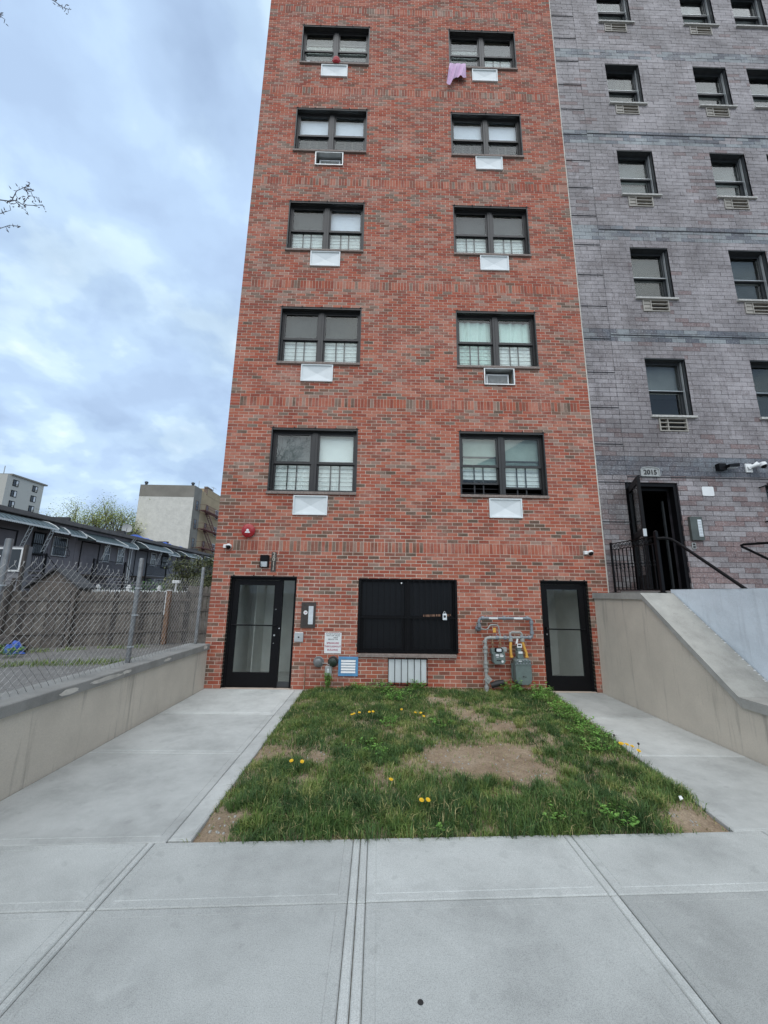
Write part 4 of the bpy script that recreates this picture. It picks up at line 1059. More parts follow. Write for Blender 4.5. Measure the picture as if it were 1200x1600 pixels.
m = MB(); m.box(5.275, 5.36, -.20, -.12, .705, .775); m.build('radio_unit', M_GREY, t)
m = MB(); m.box(5.15, 5.205, -.2435, -.2405, .635, .665); m.box(5.225, 5.285, -.2435, -.2405, .62, .65); m.box(5.16, 5.20, -.2435, -.2405, .612, .622); m.box(5.225, 5.27, -.2435, -.2405, .66, .672); m.lathe((5.265, -.2405, .545), (0, -1, 0), [(0, .02), (.002, .02)], 14); m.build('labels', M_WHITE2, t)
m = MB(); m.box(5.165, 5.195, -.2425, -.2405, .555, .572); m.box(5.20, 5.235, -.2425, -.2405, .553, .57); m.build('stamped_marks', M_INK, t)
m = MB(); m.tube([(5.13, -.15, .755), (5.13, Y, .92)], .016, 8); m.tube([(5.265, -.15, .755), (5.265, Y, .92)], .016, 8); coll(m, (5.13, -.145, .83), (0,0,1), .026, .014); coll(m, (5.265, -.145, .83), (0,0,1), .026, .014); m.build('risers', plain('brass', (.28, .17, .10), .45, .2, metal=.4), t, smooth=40)
# large meter
t = thing('gas_meter', (5.61, -.18, .17), 'larger grey green gas meter with two yellow hoses and bolted lid', 'gas meter', 'gas meters on the brick wall')
m = MB(); body(m, [(5.475, .50), (5.475, .26), (5.50, .20), (5.54, .17), (5.69, .17), (5.735, .20), (5.76, .26), (5.755, .50), (5.745, .56), (5.70, .595), (5.53, .595), (5.485, .56)][::-1], -.06, -.28, .02); m.build('meter_body', M_GMETER, t, smooth=35)
m = MB(); body(m, [(5.455, .50), (5.455, .27), (5.485, .20), (5.53, .165), (5.695, .165), (5.75, .20), (5.775, .27), (5.772, .50)][::-1], -.10, -.125, .004); m.box(5.465, 5.77, -.2895, -.2805, .495, .51); m.box(5.475, 5.765, -.2895, -.2805, .545, .555); m.build('flange', M_GMETER, t)
m = MB()
for q in range(5):
    for z in (.525, .572): m.lathe((5.505+q*.055, -.2805, z), (0, -1, 0), [(0, .014), (.008, .014), (.012, .009)], 8)
m.build('bolts', M_GPIPE, t)
m = MB(); m.tube([(5.457, -.15, .60), (5.447, -.15, .66), (5.447, -.145, .78), (5.46, -.14, .86)], .024, 10); coll(m, (5.453, -.15, .615), (0,0,1), .033, .012); m.build('yellow_hose', M_YELLOW, t, smooth=40)
m = MB(); m.tube([(5.725, -.15, .60), (5.722, -.15, .68), (5.695, -.145, .76), (5.668, -.14, .86)], .024, 10); coll(m, (5.725, -.15, .615), (0,0,1), .033, .012); m.build('yellow_hose', M_YELLOW, t, smooth=40)
m = MB(); body(m, rr_(5.585, .655, .10, .12, .02), -.12, -.24); body(m, rr_(5.585, .745, .075, .06, .02), -.10, -.20); m.build('index_box', M_GMETER, t, smooth=35)
m = MB(); m.box(5.55, 5.62, -.25, -.2405, .68, .715); m.box(5.545, 5.63, -.21, -.201, .775, .84); m.box(5.53, 5.585, -.292, -.2896, .556, .568); m.build('labels', M_WHITE2, t)
m = MB(); m.box(5.56, 5.615, -.212, -.2101, .80, .825); m.box(5.59, 5.62, -.2822, -.2802, .30, .315); m.box(5.635, 5.65, -.2822, -.2802, .295, .31); m.build('stamped_marks', M_INK, t)
m = MB(); m.prism([(5.53, .84), (5.565, .835), (5.585, .92), (5.555, .925)], lambda a_, b_, q: (a_, -.175-.003*q, b_)); m.build('paper_tag', M_WHITE2, t)
m = MB(); m.tube([(5.455, Y, .94), (5.455, Y, 1.0), (5.47, Y, 1.02), (5.50, Y, 1.027), (5.62, Y, 1.027), (5.65, Y, 1.02), (5.665, Y, 1.0), (5.665, Y, .94)], .020, 8); coll(m, (5.46, Y, .90), (0,0,1), .04, .03); coll(m, (5.668, Y, .90), (0,0,1), .04, .03); m.build('bypass_arch', M_GPIPE2, t, smooth=40)

# cloth hung from the top right window, red ball and things on the opposite sill
m = MB(); nu, nv = 26, 18; zt = 14.80
def cl(u, v):
    x = 4.66 + u*.40 - .10*v*(1-u) ; bot = .74 - .30*u + .07*math.sin(u*9)
    y = -.060 - .05*math.sin(v*PI*.5) - (.030*math.sin(u*15+v*3) + .010*math.sin(u*31+v*5))*min(1, v*2.2+.2)
    return (x, y, zt - v*bot)
for j in range(nv):
    for i in range(nu): m.quad(cl(i/nu, j/nv), cl((i+1)/nu, j/nv), cl((i+1)/nu, (j+1)/nv), cl(i/nu, (j+1)/nv))
for i in range(nu): a_, b_ = cl(i/nu, 0), cl((i+1)/nu, 0); m.quad(a_, b_, (b_[0], .12, zt+.005), (a_[0], .12, zt+.005))
tag(m.build('garment', M_PINK, smooth=True), 'lilac garment hanging down over the sill of the top right window', 'clothing')
m = MB(); m.lathe((1.80, -.0, 14.703), (0, 0, 1), [(0, .075), (.03, .10), (.11, .105), (.17, .09), (.20, .04), (.205, 0)], 14); tag(m.build('red_bag', plain('red_bag', (.35, .012, .02), .6, .1)), 'round red bundle sitting on the sill of the top left window', 'bundle')
for x, w_, h_, l_ in ((1.10, .22, .12, 'crumpled white bag at the left end of the top left window sill'), (2.0, .16, .09, 'low white bag right of the red bundle on the sill')):
    m = MB(); m.lathe((x, .05, 14.703), (0, 0, 1), [(0, w_*.4), (h_*.4, w_*.5), (h_*.8, w_*.35), (h_, .01)], 9); tag(m.build('white_bag', M_WHITE2), l_, 'bag')

# ------------------------------------------------------------------ things on the purple building
t = thing('number_sign', (8.45, -.02, 4.0), 'pale arched stone sign reading 2015 above the open doorway', 'house number')
ap = [(8.268, 4.03), (8.635, 4.03), (8.635, 4.17)] + [(8.4515+.1835*math.cos(R(a_)), 4.165+.055*math.sin(R(a_))) for a_ in range(15, 180, 15)] + [(8.268, 4.17)]
m = MB(); m.prism(ap, lambda a_, b_, q: (a_, -.025+.02*q, b_)); m.build('plaque', M_STONE, t)
m = MB(); ai = [((a_-8.4515)*1.0, (b_-4.10)) for a_, b_ in ap]
for k in range(len(ap)): p, q = ap[k], ap[(k+1) % len(ap)]; m.obox((p[0], -.032, p[1]), (q[0], -.032, q[1]), .014, .012, up=(0, 1, 0))
m.build('rim', M_STONE, t)
m = MB(); add_text(m, '2015', .135, 8.452, -.031, 4.108, extrude=.002, bold=.003); m.build('numerals', M_INK, t)
t = thing('flood_light', (9.95, -.1, 4.2), 'black flat flood light mounted right of the 2015 sign', 'light')
m = MB(); m.cbox(9.80, 9.95, -.10, -.006, 4.17, 4.31, .015); m.build('wall_box', M_BLACK, t)
m = MB(); m.prism([(9.93, .05), (10.15, .04), (10.20, 0), (10.15, -.04), (9.93, -.05)], lambda a_, b_, q: (a_, -.11+b_*1.6, 4.21+.05*q+(a_-9.93)*.12)); m.build('lamp_head', M_BLACK, t)
m = MB(); m.box(9.97, 10.13, -.15, -.07, 4.205, 4.212); m.build('lens', M_LENS, t)
t = thing('security_camera', (10.52, -.1, 4.25), 'large white camera on a square base right of the black flood light', 'camera')
m = MB(); m.cbox(10.40, 10.53, -.03, -.006, 4.15, 4.33, .008); m.build('base_plate', M_WHITE2, t)
m = MB(); m.tube([(10.45, -.03, 4.24), (10.55, -.12, 4.28), (10.62, -.16, 4.27)], .035, 10); m.tube([(10.44, -.05, 4.21), (10.6, -.08, 4.34)], .022, 8); m.build('arm', M_WHITE2, t, smooth=40)
m = MB(); m.lathe((10.62, -.16, 4.27), (.2, -.3, -1), [(-.05, .03), (-.03, .06), (0, .065), (.03, .062)], 16); m.build('hood', M_WHITE2, t, smooth=40)
m = MB(); m.lathe((10.626, -.17, 4.239), (.2, -.3, -1), [(0, .05), (.02, .045), (.045, .02), (.05, 0)], 14); m.build('lens_dome', M_BLACK, t, smooth=40)
m = MB(); m.prism(rr_(9.57, 3.745, .235, .19, .025), lambda a_, b_, q: (a_, -.016+.009*q, b_)); tag(m.build('blank_plate', M_WHITE2), 'blank white plate with rounded corners on the purple wall', 'plate')
t = thing('intercom', (9.2, -.03, 2.75), 'grey green intercom cabinet with lit looking name strip by the open doorway', 'intercom')
m = MB(); m.cbox(9.085, 9.325, -.06, -.006, 2.76, 3.22, .008); m.build('panel', plain('green_grey_panel', (.085, .095, .085), .4, .2, metal=.3), t); t['label'] = 'grey green intercom cabinet with pale name strip by the open doorway'
m = MB(); m.box(9.225, 9.30, -.066, -.0601, 2.83, 3.16); m.build('name_strip', M_LENS, t)
m = MB()
for q in range(10): m.box(9.23, 9.295, -.0675, -.0661, 2.85+q*.03, 2.854+q*.03)
m.build('button_lines', M_INK, t)
t = thing('bell_button', (9.13, -.02, 2.6), 'small grey two button switch below the grey green intercom', 'switch')
m = MB(); m.cbox(9.09, 9.165, -.02, -.006, 2.60, 2.715, .004); m.build('plate', M_GREY, t)
m = MB(); m.box(9.105, 9.15, -.024, -.0201, 2.665, 2.70); m.box(9.105, 9.15, -.024, -.0201, 2.615, 2.65); m.build('button', M_INK, t)
# window bars bolted round the lower window at the far right
m = MB()
for z in (3.84, 3.15, 2.5): m.tube([(10.62, -.006, z), (10.62, -.03, z), (10.68, -.08, z+.02), (11.65, -.08, z+.02)], .012, 6)
for q in range(8): m.box(10.74+q*.12, 10.755+q*.12, -.0675, -.055, 2.35, 3.92)
o = m.build('window_bars', M_BLACK, pur)

# ================================================================== CHAIN LINK FENCE ON THE LEFT WALL
cf = thing('chain_link_fence', (-.15, -3.3, .752), 'galvanised chain link fence standing on the low left wall', 'fence')
FX = -.15
for i, y in enumerate((-.06, -1.99, -3.95, -5.9)):
    m = MB(); m.tube([(FX, y, .70), (FX, y, 2.09), (FX, y, 2.10)], [.029, .029, .024], 12); m.build('post', M_GALV, cf, smooth=40)
m = MB(); step = .041; r_ = .0022; yS, yE = -.09, -6.0
nw = int((yS-yE)/step)
rf = random.Random(21)
for k in range(nw):
    y = yS - k*step; topz = 1.90 - .09*math.exp(-((y+1.99)/.5)**2) + .05*math.sin(y*1.7+.5); botz = .775
    nz = int((topz-botz)/step); 
    pts = []
    for q in range(nz+1):
        yy = y - (step*1.06 if (q+k) % 2 else 0)
        bul = .03*math.sin(y*1.3)*math.sin((q/nz)*PI)
        pts.append((FX+.04+bul + (.003 if q % 2 else -.003), yy, botz+q*step))
    pts.append((FX+.04+bul, pts[-1][1]+rf.uniform(-.02, .02), pts[-1][2]+.035)); pts.insert(0, (FX+.04, pts[0][1]+.01, botz-.02))
    m.tube(pts, r_, 4, caps=False)
tag(m.build('wire_mesh', M_WIRE, cf), kind='stuff')
m = MB()
for z in (.84, 1.75): m.tube([(FX+.038, -.06, z), (FX+.05, -3, z-.01), (FX+.038, -6, z)], .002, 4)
m.build('tension_wire', M_WIRE, cf)
for y in (-1.99, -3.95):
    for z in (.95, 1.35, 1.7): m = MB(); m.lathe((FX, y, z), (0, 0, 1), [(-.008, .032), (.008, .032)], 12); m.box(FX+.029, FX+.055, y-.006, y+.006, z-.006, z+.006); m.build('clamp', M_ALU, cf)

# ================================================================== WOODEN FENCE
wf = thing('wooden_fence', (-5, 4.8, 0), 'weathered grey brown wooden picket fence across the empty lot', 'fence')
A = Vector((-9.6, 3.28, 0)); B = Vector((-3.1, 6.04, 0)); D = (B-A); Lf = D.length; D.normalize(); Nn = Vector((D.y, -D.x, 0))
bw = .121; nb = int(Lf/(bw+.004)); rw_ = random.Random(4); bcache = {}
def board(par, mats, k, p, w, h, rz, cachekey):
    if cachekey not in bcache:
        m = MB(); hh = h; c = w*.32
        poly = [(-w/2, 0), (w/2, 0), (w/2, hh-.05), (w/2-c, hh), (-w/2+c, hh), (-w/2, hh-.05)]
        m.prism(poly, lambda a_, b_, q: (a_, -.01+.02*q, b_)); o = m.build('board', mats, None, local=True); bcache[cachekey] = o.data
    else: o = bpy.data.objects.new('board', bcache[cachekey]); COL.objects.link(o)
    o.parent = par; o.location = Vector(p)-WPOS[par.name]+Vector((.004, -.012, 0))*(k % 2); o.rotation_euler = (rw_.uniform(-.008, .008), rw_.uniform(-.005, .005), rz); return o
ang = math.atan2(D.y, D.x)
for k in range(nb):
    t_ = (k+.5)*(bw+.004); p = A+D*t_; frac = t_/Lf
    h = 1.56+.09*frac+rw_.uniform(-.02, .02); v = k % 6
    wm = rw_.choice([M_WOOD, M_WOOD, M_WOOD2, M_WOODD, M_WOOD2]); board(wf, wm, k, (p.x, p.y, 0), .134, round(h, 2), ang, (round(h, 2), wm.name))
for z, h in ((1.36, .09), (.98, .05), (.40, .07)):
    for q in range(4):
        a0 = A+D*(Lf*q/4+.01)+Nn*.035; a1 = A+D*(Lf*(q+1)/4-.01)+Nn*.035
        m = MB(); m.obox((a0.x, a0.y, z), (a1.x, a1.y, z+.01), .04, h); m.build('rail', M_WOOD, wf)
for t_ in (.33, .55): 
    p = A+D*(Lf*t_)+Nn*.08; m = MB(); m.box(p.x-.04, p.x+.04, p.y-.04, p.y+.04, 0, 1.58); m.build('post', M_WOOD, wf)
p = A+D*(Lf*.905)+Nn*.10; m = MB(); m.box(p.x-.06, p.x+.06, p.y-.06, p.y+.06, 0, 1.66); o = m.build('post', M_RUSTW, wf); o['label'] = 'rust brown post'
m = MB(); m.box(p.x-.085, p.x-.061, p.y-.062, p.y-.03, .9, 1.67); m.box(p.x-.0609, p.x+.07, p.y-.07, p.y+.06, 1.661, 1.69); m.build('metal_strip', M_VINYL, o)
wf2 = thing('wooden_fence', (-2.8, 6.2, 0), 'taller wooden fence panel with grey posts right beside the brick building', 'fence')
A2 = Vector((-3.28, 6.05, 0)); D2 = Vector((1, .28, 0)).normalized()
for k in range(28):
    p = A2+D2*((k+.5)*.126); h = 1.83+rw_.uniform(-.02, .02); board(wf2, M_WOOD2, k, (p.x, p.y, 0), .118, round(h, 2), math.atan2(D2.y, D2.x), (round(h, 2), True))
N2 = Vector((D2.y, -D2.x, 0))
for z in (1.55, 1.05, .35):
    a0 = A2+N2*.04; a1 = A2+D2*3.5+N2*.04; m = MB(); m.obox((a0.x, a0.y, z), (a1.x, a1.y, z), .04, .09); m.build('rail', M_WOOD, wf2)
vf = thing('vinyl_fence', (-6.8, 9, 0), 'white picket fence tips and post caps showing above the wooden fence', 'fence')
for k in range(46):
    x = -9.0+k*.098; m = MB()
    if k == 0: m.prism([(-.03, 0), (.03, 0), (.03, 1.62), (0, 1.67), (-.03, 1.62)], lambda a_, b_, q: (a_, -.01+.02*q, b_)); o = m.build('picket', M_VINYL, vf, local=True, loc=(x, 9, .0)); vm = o.data
    else: link('picket', vm, vf, (x, 9, 0))
for x in (-8.37, -7.11, -5.87, -4.62):
    m = MB(); m.box(x-.06, x+.06, 9.03, 9.15, 0, 1.72); m.cbox(x-.08, x+.08, 9.01, 9.17, 1.7205, 1.78, .02); m.lathe((x, 9.09, 1.781), (0, 0, 1), [(0, .05), (.03, .07), (.07, .05), (.09, 0)], 8); m.build('post', M_VINYL, vf)
m = MB(); m.box(-9.05, -4.5, 9.012, 9.028, 1.4, 1.46); m.box(-9.05, -4.5, 9.012, 9.028, .3, .36); m.build('rail', M_VINYL, vf)

# sheds and things in the lot
sh = thing('garden_shed', (-9.05, 8.6, 0), 'small brown gabled shed roof peeking over the wooden fence', 'shed')
m = MB(); m.prism([(-9.95, 0), (-8.15, 0), (-8.15, 1.72), (-9.05, 2.36), (-9.95, 1.72)], lambda a_, b_, q: (a_, 7.75+.7*q, b_)); m.build('wall', plain('shed_brown', (.115, .095, .08), .8, .25), sh)
for s_ in (-1, 1):
    m = MB(); m.prism([(-9.05, 2.37), (-9.05, 2.44), (-9.05+s_*1.05, 1.73), (-9.05+s_*1.05, 1.66)], lambda a_, b_, q: (a_, 7.62+.9*q, b_)); m.build('roof', M_ROOF, sh)
m = MB()
for q in range(12): m.box(-9.9, -8.2, 7.735, 7.749, .15+q*.13, .155+q*.13)
m.build('board_lines', M_DARK, sh)
sr = thing('glazed_screen', (-14, 11, 0), 'grey sided screen wall with large white framed window at the left edge', 'screen')
m = MB()
for q in range(16): z = q*.14; m.prism([(9.735, z), (9.715, z+.001), (9.735, z+.139)], lambda a_, b_, t: (-16.5+4.45*t, a_, b_))
m.build('siding', M_SIDING2, sr)
m = MB(); m.box(-16.5, -12.05, 9.74, 9.95, 0, 3.45); m.build('wall', M_SIDING2, sr)
m = MB(); a, b, c, d = -14.5, -12.2, 2.36, 3.38; y = 9.70
m.box(a, b, y-.03, y, d-.07, d); m.box(a, b, y-.03, y, c, c+.07); m.box(b-.07, b, y-.03, y, c+.07, d-.07); m.box(a, a+.07, y-.03, y, c+.07, d-.07); m.box(-13.25, -13.18, y-.03, y, c+.07, d-.3); m.box(-14.4, -13.1, y-.034, y-.0301, c+.62, c+.68)
o = m.build('window', M_VINYL, sr)
m = MB(); m.box(a+.07, b-.07, y-.01, y-.004, c+.07, d-.07); m.build('pane', M_DGLASS, o)
m = MB(); m.box(-13.02, -12.9, y-.02, y, c+.07, d-.07); m.build('mullion', M_BLACK, o)
m = MB(); m.box(-12.12, -12.0, 9.58, 9.70, 0, 3.5); m.build('corner_post', M_WOODD, sr)
m = MB(); m.tube([(-7.7, 4.35, -.05), (-7.68, 4.33, 1.2), (-7.60, 4.3, 1.75)], [.13, .12, .10], 10); m.tube([(-7.45, 4.15, -.05), (-7.42, 4.12, 1.3), (-7.3, 4.1, 1.95)], [.07, .06, .05], 8)
tag(m.build('dead_trunk', M_WOODD), 'dark bare trunk stump in front of the wooden fence at the far left', 'trunk')
def lumpy(name, mat, c, s_, seed, label, cat, amp=.35):
    m = MB(); nu, nv = 18, 10
    def P(i, j):
        th = 2*PI*i/nu; ph = PI/2*j/nv; d_ = Vector((math.cos(th)*math.cos(ph), math.sin(th)*math.cos(ph), math.sin(ph)))
        r = 1+amp*mnoise.noise(d_*2.1+Vector((seed, 0, 0)))+amp*.5*mnoise.noise(d_*5+Vector((seed, 3, 0)))
        return (c[0]+d_.x*s_[0]*r, c[1]+d_.y*s_[1]*r, c[2]+d_.z*s_[2]*r)
    for j in range(nv):
        for i in range(nu): m.quad(P(i, j), P((i+1) % nu, j), P((i+1) % nu, j+1), P(i, j+1))
    return tag(m.build(name, mat), label, cat)
lumpy('tarp_bundle', M_TARP, (-6.45, 3.55, 0), (.26, .2, .24), 1.5, 'crumpled blue tarp bundle lying on the lot behind the chain link fence', 'tarp', .6)
lumpy('rubble_pile', M_WOODD, (-7.1, 3.7, 0), (.7, .4, .35), 6.5, 'dark heap of debris beside the blue tarp bundle', 'debris', .6)

# ================================================================== PLANTS
G = np.random.default_rng(5)
def blades(name, mat, P, H, Wd, tone, label=None, cat=None, kind='stuff', lean=.6, parent=None):
    n = len(P); a = G.uniform(0, 2*PI, n); ld = G.uniform(.1, 1, n)*lean; b_ = a+G.uniform(-.7, .7, n)
    side = np.stack([np.cos(a), np.sin(a), np.zeros(n)], 1)*Wd[:, None]/2; dr = np.stack([-np.sin(b_), np.cos(b_), np.zeros(n)], 1)
    up = np.array([0, 0, 1.0])
    mid = P + up*(H*.6)[:, None]*(1-.25*ld)[:, None] + dr*(H*ld*.35)[:, None]
    tip = P + up*(H*(1-.55*ld))[:, None] + dr*(H*ld*.95)[:, None]
    V = np.stack([P-side, P+side, mid+side*.8, mid-side*.8, tip], 1).reshape(-1, 3)
    base = np.arange(n)*5
    quad = np.stack([base, base+1, base+2, base+3], 1); tri = np.stack([base+3, base+2, base+4], 1)
    me = bpy.data.meshes.new(name); me.vertices.add(n*5); me.vertices.foreach_set('co', V.ravel())
    me.loops.add(n*7); li = np.concatenate([quad, tri], 1).ravel(); me.loops.foreach_set('vertex_index', li)
    me.polygons.add(n*2); ls = (np.arange(n)[:, None]*7+np.array([0, 4])).ravel(); me.polygons.foreach_set('loop_start', ls)
    me.materials.append(mat); at_ = me.attributes.new('tone', 'FLOAT', 'FACE'); at_.data.foreach_set('value', np.repeat(tone, 2).astype('f'))
    me.update(calc_edges=True); me.validate()
    o = bpy.data.objects.new(name, me); COL.objects.link(o); WPOS[o.name] = Vector((0, 0, 0))
    return tag(o, label, cat, kind=kind)
lush = [(2.15,-3.72,.30,1),(2.5,-4.03,.30,1.1),(2.9,-4.02,.32,1.1),(3.3,-4.02,.3,1.1),(3.7,-3.93,.33,1.1),(2.2,-3.25,.26,.8),(2.72,-3.5,.22,.7),(2.9,-2.5,.3,.8),(3.31,-2.66,.28,.9),(2.45,-1.25,.35,.8),(3.6,-.5,.4,.8),
 (3.2,-1.5,.4,.8),(4.3,-.4,.3,.6),(4.9,-.5,.4,.6),(5.5,-.8,.3,.8),(5.75,-1.7,.3,.9),(5.6,-2.5,.3,1),(5.1,-2.9,.28,.5),(5.5,-3.4,.28,1.1),(5.72,-3.55,.2,1.1),(4.2,-4.0,.3,1.1),(4.62,-4.02,.28,1.0),(5.05,-4.0,.2,.9),(4.95,-3.7,.25,.8),
 (3.9,-2.0,.25,.7),(2.85,-2.95,.25,.6),(3.4,-3.55,.25,.8),(2.3,-2.4,.3,.6),(3.15,-2.98,.22,.7),(2.3,-.4,.35,.7),(2.9,-.5,.4,.7),(5.3,-2.0,.3,.55),(4.9,-1.6,.25,.4),(2.1,-1.9,.25,.4),(3.9,-3.6,.2,.7),(5.35,-3.8,.2,.7),(4.0,-1.2,.25,.35)]
bare = [(4.15,-3.05,.36),(3.75,-2.95,.20),(4.5,-3.3,.24),(4.5,-2.80,.22),(1.86,-4.15,.20),(1.98,-4.10,.10),(5.60,-4.05,.20),(5.45,-4.04,.10),(1.95,-2.75,.22),(2.5,-3.0,.16),(2.5,-3.68,.14),(4.3,-1.5,.28),(5.45,-3.08,.16),(4.7,-2.0,.25),(1.95,-3.45,.14),(4.0,-.75,.22),(3.7,-2.35,.15),(3.0,-3.25,.12)]
def dens(x, y):
    d = .40 + .10*(y > -2.4) - .14*(x > 3.9 and y > -3.3 and x < 5.2) + .5*max(0, mnoise.noise((x*2.3, y*2.3, 4))+.25) + .35*max(0, mnoise.noise((x*7, y*7, 2)))
    for lx, ly, r, s_ in lush: d += .85*s_*math.exp(-(((x-lx)**2+(y-ly)**2)/(r*.72)**2))
    for bi, (bx, by, r) in enumerate(bare): d -= (1.3 if bi < 8 else .42)*math.exp(-(((x-bx)**2+(y-by)**2)/(r*.9)**2)**1.3)
    d += .40*mnoise.noise((x*11, y*11, 7)) + .22*mnoise.noise((x*23, y*23, 3))
    return d
P, H, Wd, T = [], [], [], []
ng = 0; rg = random.Random(17)
while ng < 40000:
    x = rg.uniform(1.80, 6.2); y = rg.uniform(-4.32, -.01)
    if x > 6.2+.113*y+.03 or y < sy(x, -4.315)+.02*mnoise.noise((x*9, 0, 0)): continue
    d = dens(x, y)
    if rg.random() > d: 
        if rg.random() > .035: continue
        d = .15
    ng += 1; q = min(1.2, d)
    tuft = 1+int(5*q*rg.random()+ .5)
    dk = mnoise.noise((x*1.9, y*1.9, 11))
    for _ in range(tuft):
        px_, py_ = x+rg.gauss(0, .012), y+rg.gauss(0, .012)
        P.append((px_, py_, max(0.0 if py_ < sy(px_, -4.3) else -1, hgt(px_, py_)-.005))); h = rg.uniform(.02, .055)+.085*q*rg.uniform(.25, 1.2)*(1.1 if y < -3.2 else .8)*(.75+.7*mnoise.noise((px_*4, py_*4, 6)))
        H.append(h); Wd.append(rg.uniform(.0035, .0065)*(1 if y > -2 else 1.0))
        t_ = .60-.34*q+.42*dk+.38*mnoise.noise((px_*6, py_*6, 1))+rg.uniform(-.22, .24)
        if rg.random() < .07: t_ = rg.uniform(.85, 1)
        T.append(min(1, max(0, t_)))
# distinct tufts standing out of the sward
for _ in range(190):
    if rg.random() < .6:
        lx, ly, r, s_ = rg.choice(lush); cx_, cy_ = lx+rg.gauss(0, r*.7), ly+rg.gauss(0, r*.7)
    else: cx_, cy_ = rg.uniform(1.9, 6.0), rg.uniform(-4.2, -.1)
    if cx_ > 6.12+.113*cy_ or cx_ < 1.86 or cy_ < sy(cx_, -4.25) or cy_ > -.05 or dens(cx_, cy_) < .12: continue
    rad = rg.uniform(.035, .10); base_t = rg.choice([.05, .10, .15, .25, .55, .70]); hh = rg.uniform(.07, .15)*(1 if cy_ < -2.5 else .8)
    for _ in range(int(60+1400*rad)):
        a_ = rg.uniform(0, 2*PI); q_ = rad*math.sqrt(rg.random()); px_, py_ = cx_+math.cos(a_)*q_, cy_+math.sin(a_)*q_
        P.append((px_, py_, max(0.0 if py_ < sy(px_, -4.3) else -1, hgt(px_, py_)-.005))); H.append(hh*rg.uniform(.5, 1.15)); Wd.append(rg.uniform(.0035, .006)); T.append(min(1, max(0, base_t+rg.uniform(-.12, .2))))
P = np.array(P); blades('grass', M_GRASS, P, np.array(H), np.array(Wd), np.array(T), 'tufty dark green lawn grass growing in patches over the bare soil', 'grass', lean=1.15)
# dry litter and straw over the bare soil
P, H, Wd, T = [], [], [], []
for _ in range(2600):
    x = rg.uniform(1.83, 6.1); y = rg.uniform(-4.22, -.02)
    if x > 6.15+.113*y: continue
    P.append((x, y, hgt(x, y)+.002)); H.append(rg.uniform(.01, .035)); Wd.append(rg.uniform(.002, .004)); T.append(rg.uniform(.86, 1))
blades('straw_litter', M_GRASS, np.array(P), np.array(H), np.array(Wd), np.array(T), 'thin dry straw scattered over the bare soil of the bed', 'straw', lean=2.2)
# stones
m = MB()
for _ in range(260):
    bx, by, r = rg.choice(bare); x = bx+rg.gauss(0, r*.7); y = by+rg.gauss(0, r*.7)
    if not (1.85 < x < 6.1+.113*y and sy(x, -4.22) < y < -.05): continue
    s_ = rg.uniform(.004, .012); m.lathe((x, y, hgt(x, y)), (rg.uniform(-.3, .3), .1, 1), [(-.3*s_, s_), (.4*s_, s_*.9), (.8*s_, s_*.3)], 5)
tag(m.build('pebbles', M_COPE2), 'small pale pebbles lying on the bare soil', 'pebbles', kind='stuff')

# leafy weeds: stems with many small leaves
def leaf(m, p, d, s_, tn, fold=.25):
    d = Vector(d).normalized(); sd = d.cross(Vector((0, 0, 1)))
    if sd.length < .01: sd = Vector((1, 0, 0))
    sd.normalize(); u = sd.cross(d); p = Vector(p); m.ct = tn
    a = p; b = p+d*s_*.5+sd*s_*.30+u*s_*fold*.4; c = p+d*s_-u*s_*.1; e = p+d*s_*.5-sd*s_*.30+u*s_*fold*.4; k = p+d*s_*.5
    m.quad(a, b, k); m.quad(b, c, k); m.quad(c, e, k); m.quad(e, a, k)
def weed(x, y, r, h, n, ls, seed, label, group='leafy weeds in the grass bed', z0=None, name='leafy_weed', tone=(.15, .85)):
    rn = random.Random(seed); z0 = hgt(x, y) if z0 is None else z0
    t = thing(name, (x, y, z0), label, 'weed', group)
    m = MB(); f = MB(); ns = max(5, n//12)
    for i in range(ns):
        a_ = rn.uniform(0, 2*PI); rr1 = r*math.sqrt(rn.random()); hh = h*(1-.45*(rr1/r)**2)*rn.uniform(.6, 1.05)
        p0 = Vector((x+math.cos(a_)*rr1*.45, y+math.sin(a_)*rr1*.45, z0-.01)); p1 = Vector((x+math.cos(a_)*rr1, y+math.sin(a_)*rr1, z0+hh))
        pm = (p0+p1)/2+Vector((0, 0, hh*.12)); m.tube([p0, pm, p1], [.003, .0025, .0012], 4, caps=False)
        for k in range(12):
            u_ = rn.uniform(.25, 1.02); q = p0.lerp(p1, u_) + Vector((0, 0, hh*.12*(1-abs(2*u_-1)))); ph = rn.uniform(0, 2*PI)
            leaf(f, q, (math.cos(ph), math.sin(ph), rn.uniform(-.2, .7)), ls*rn.uniform(.6, 1.2), min(1, max(0, tone[0]+(tone[1]-tone[0])*(.25+.75*u_)*rn.uniform(.6, 1.2))))
    m.build('stems', M_GRASS, t, tone=True); tag(f.build('leaves', M_LEAF, t, tone=True), kind='stuff'); return t
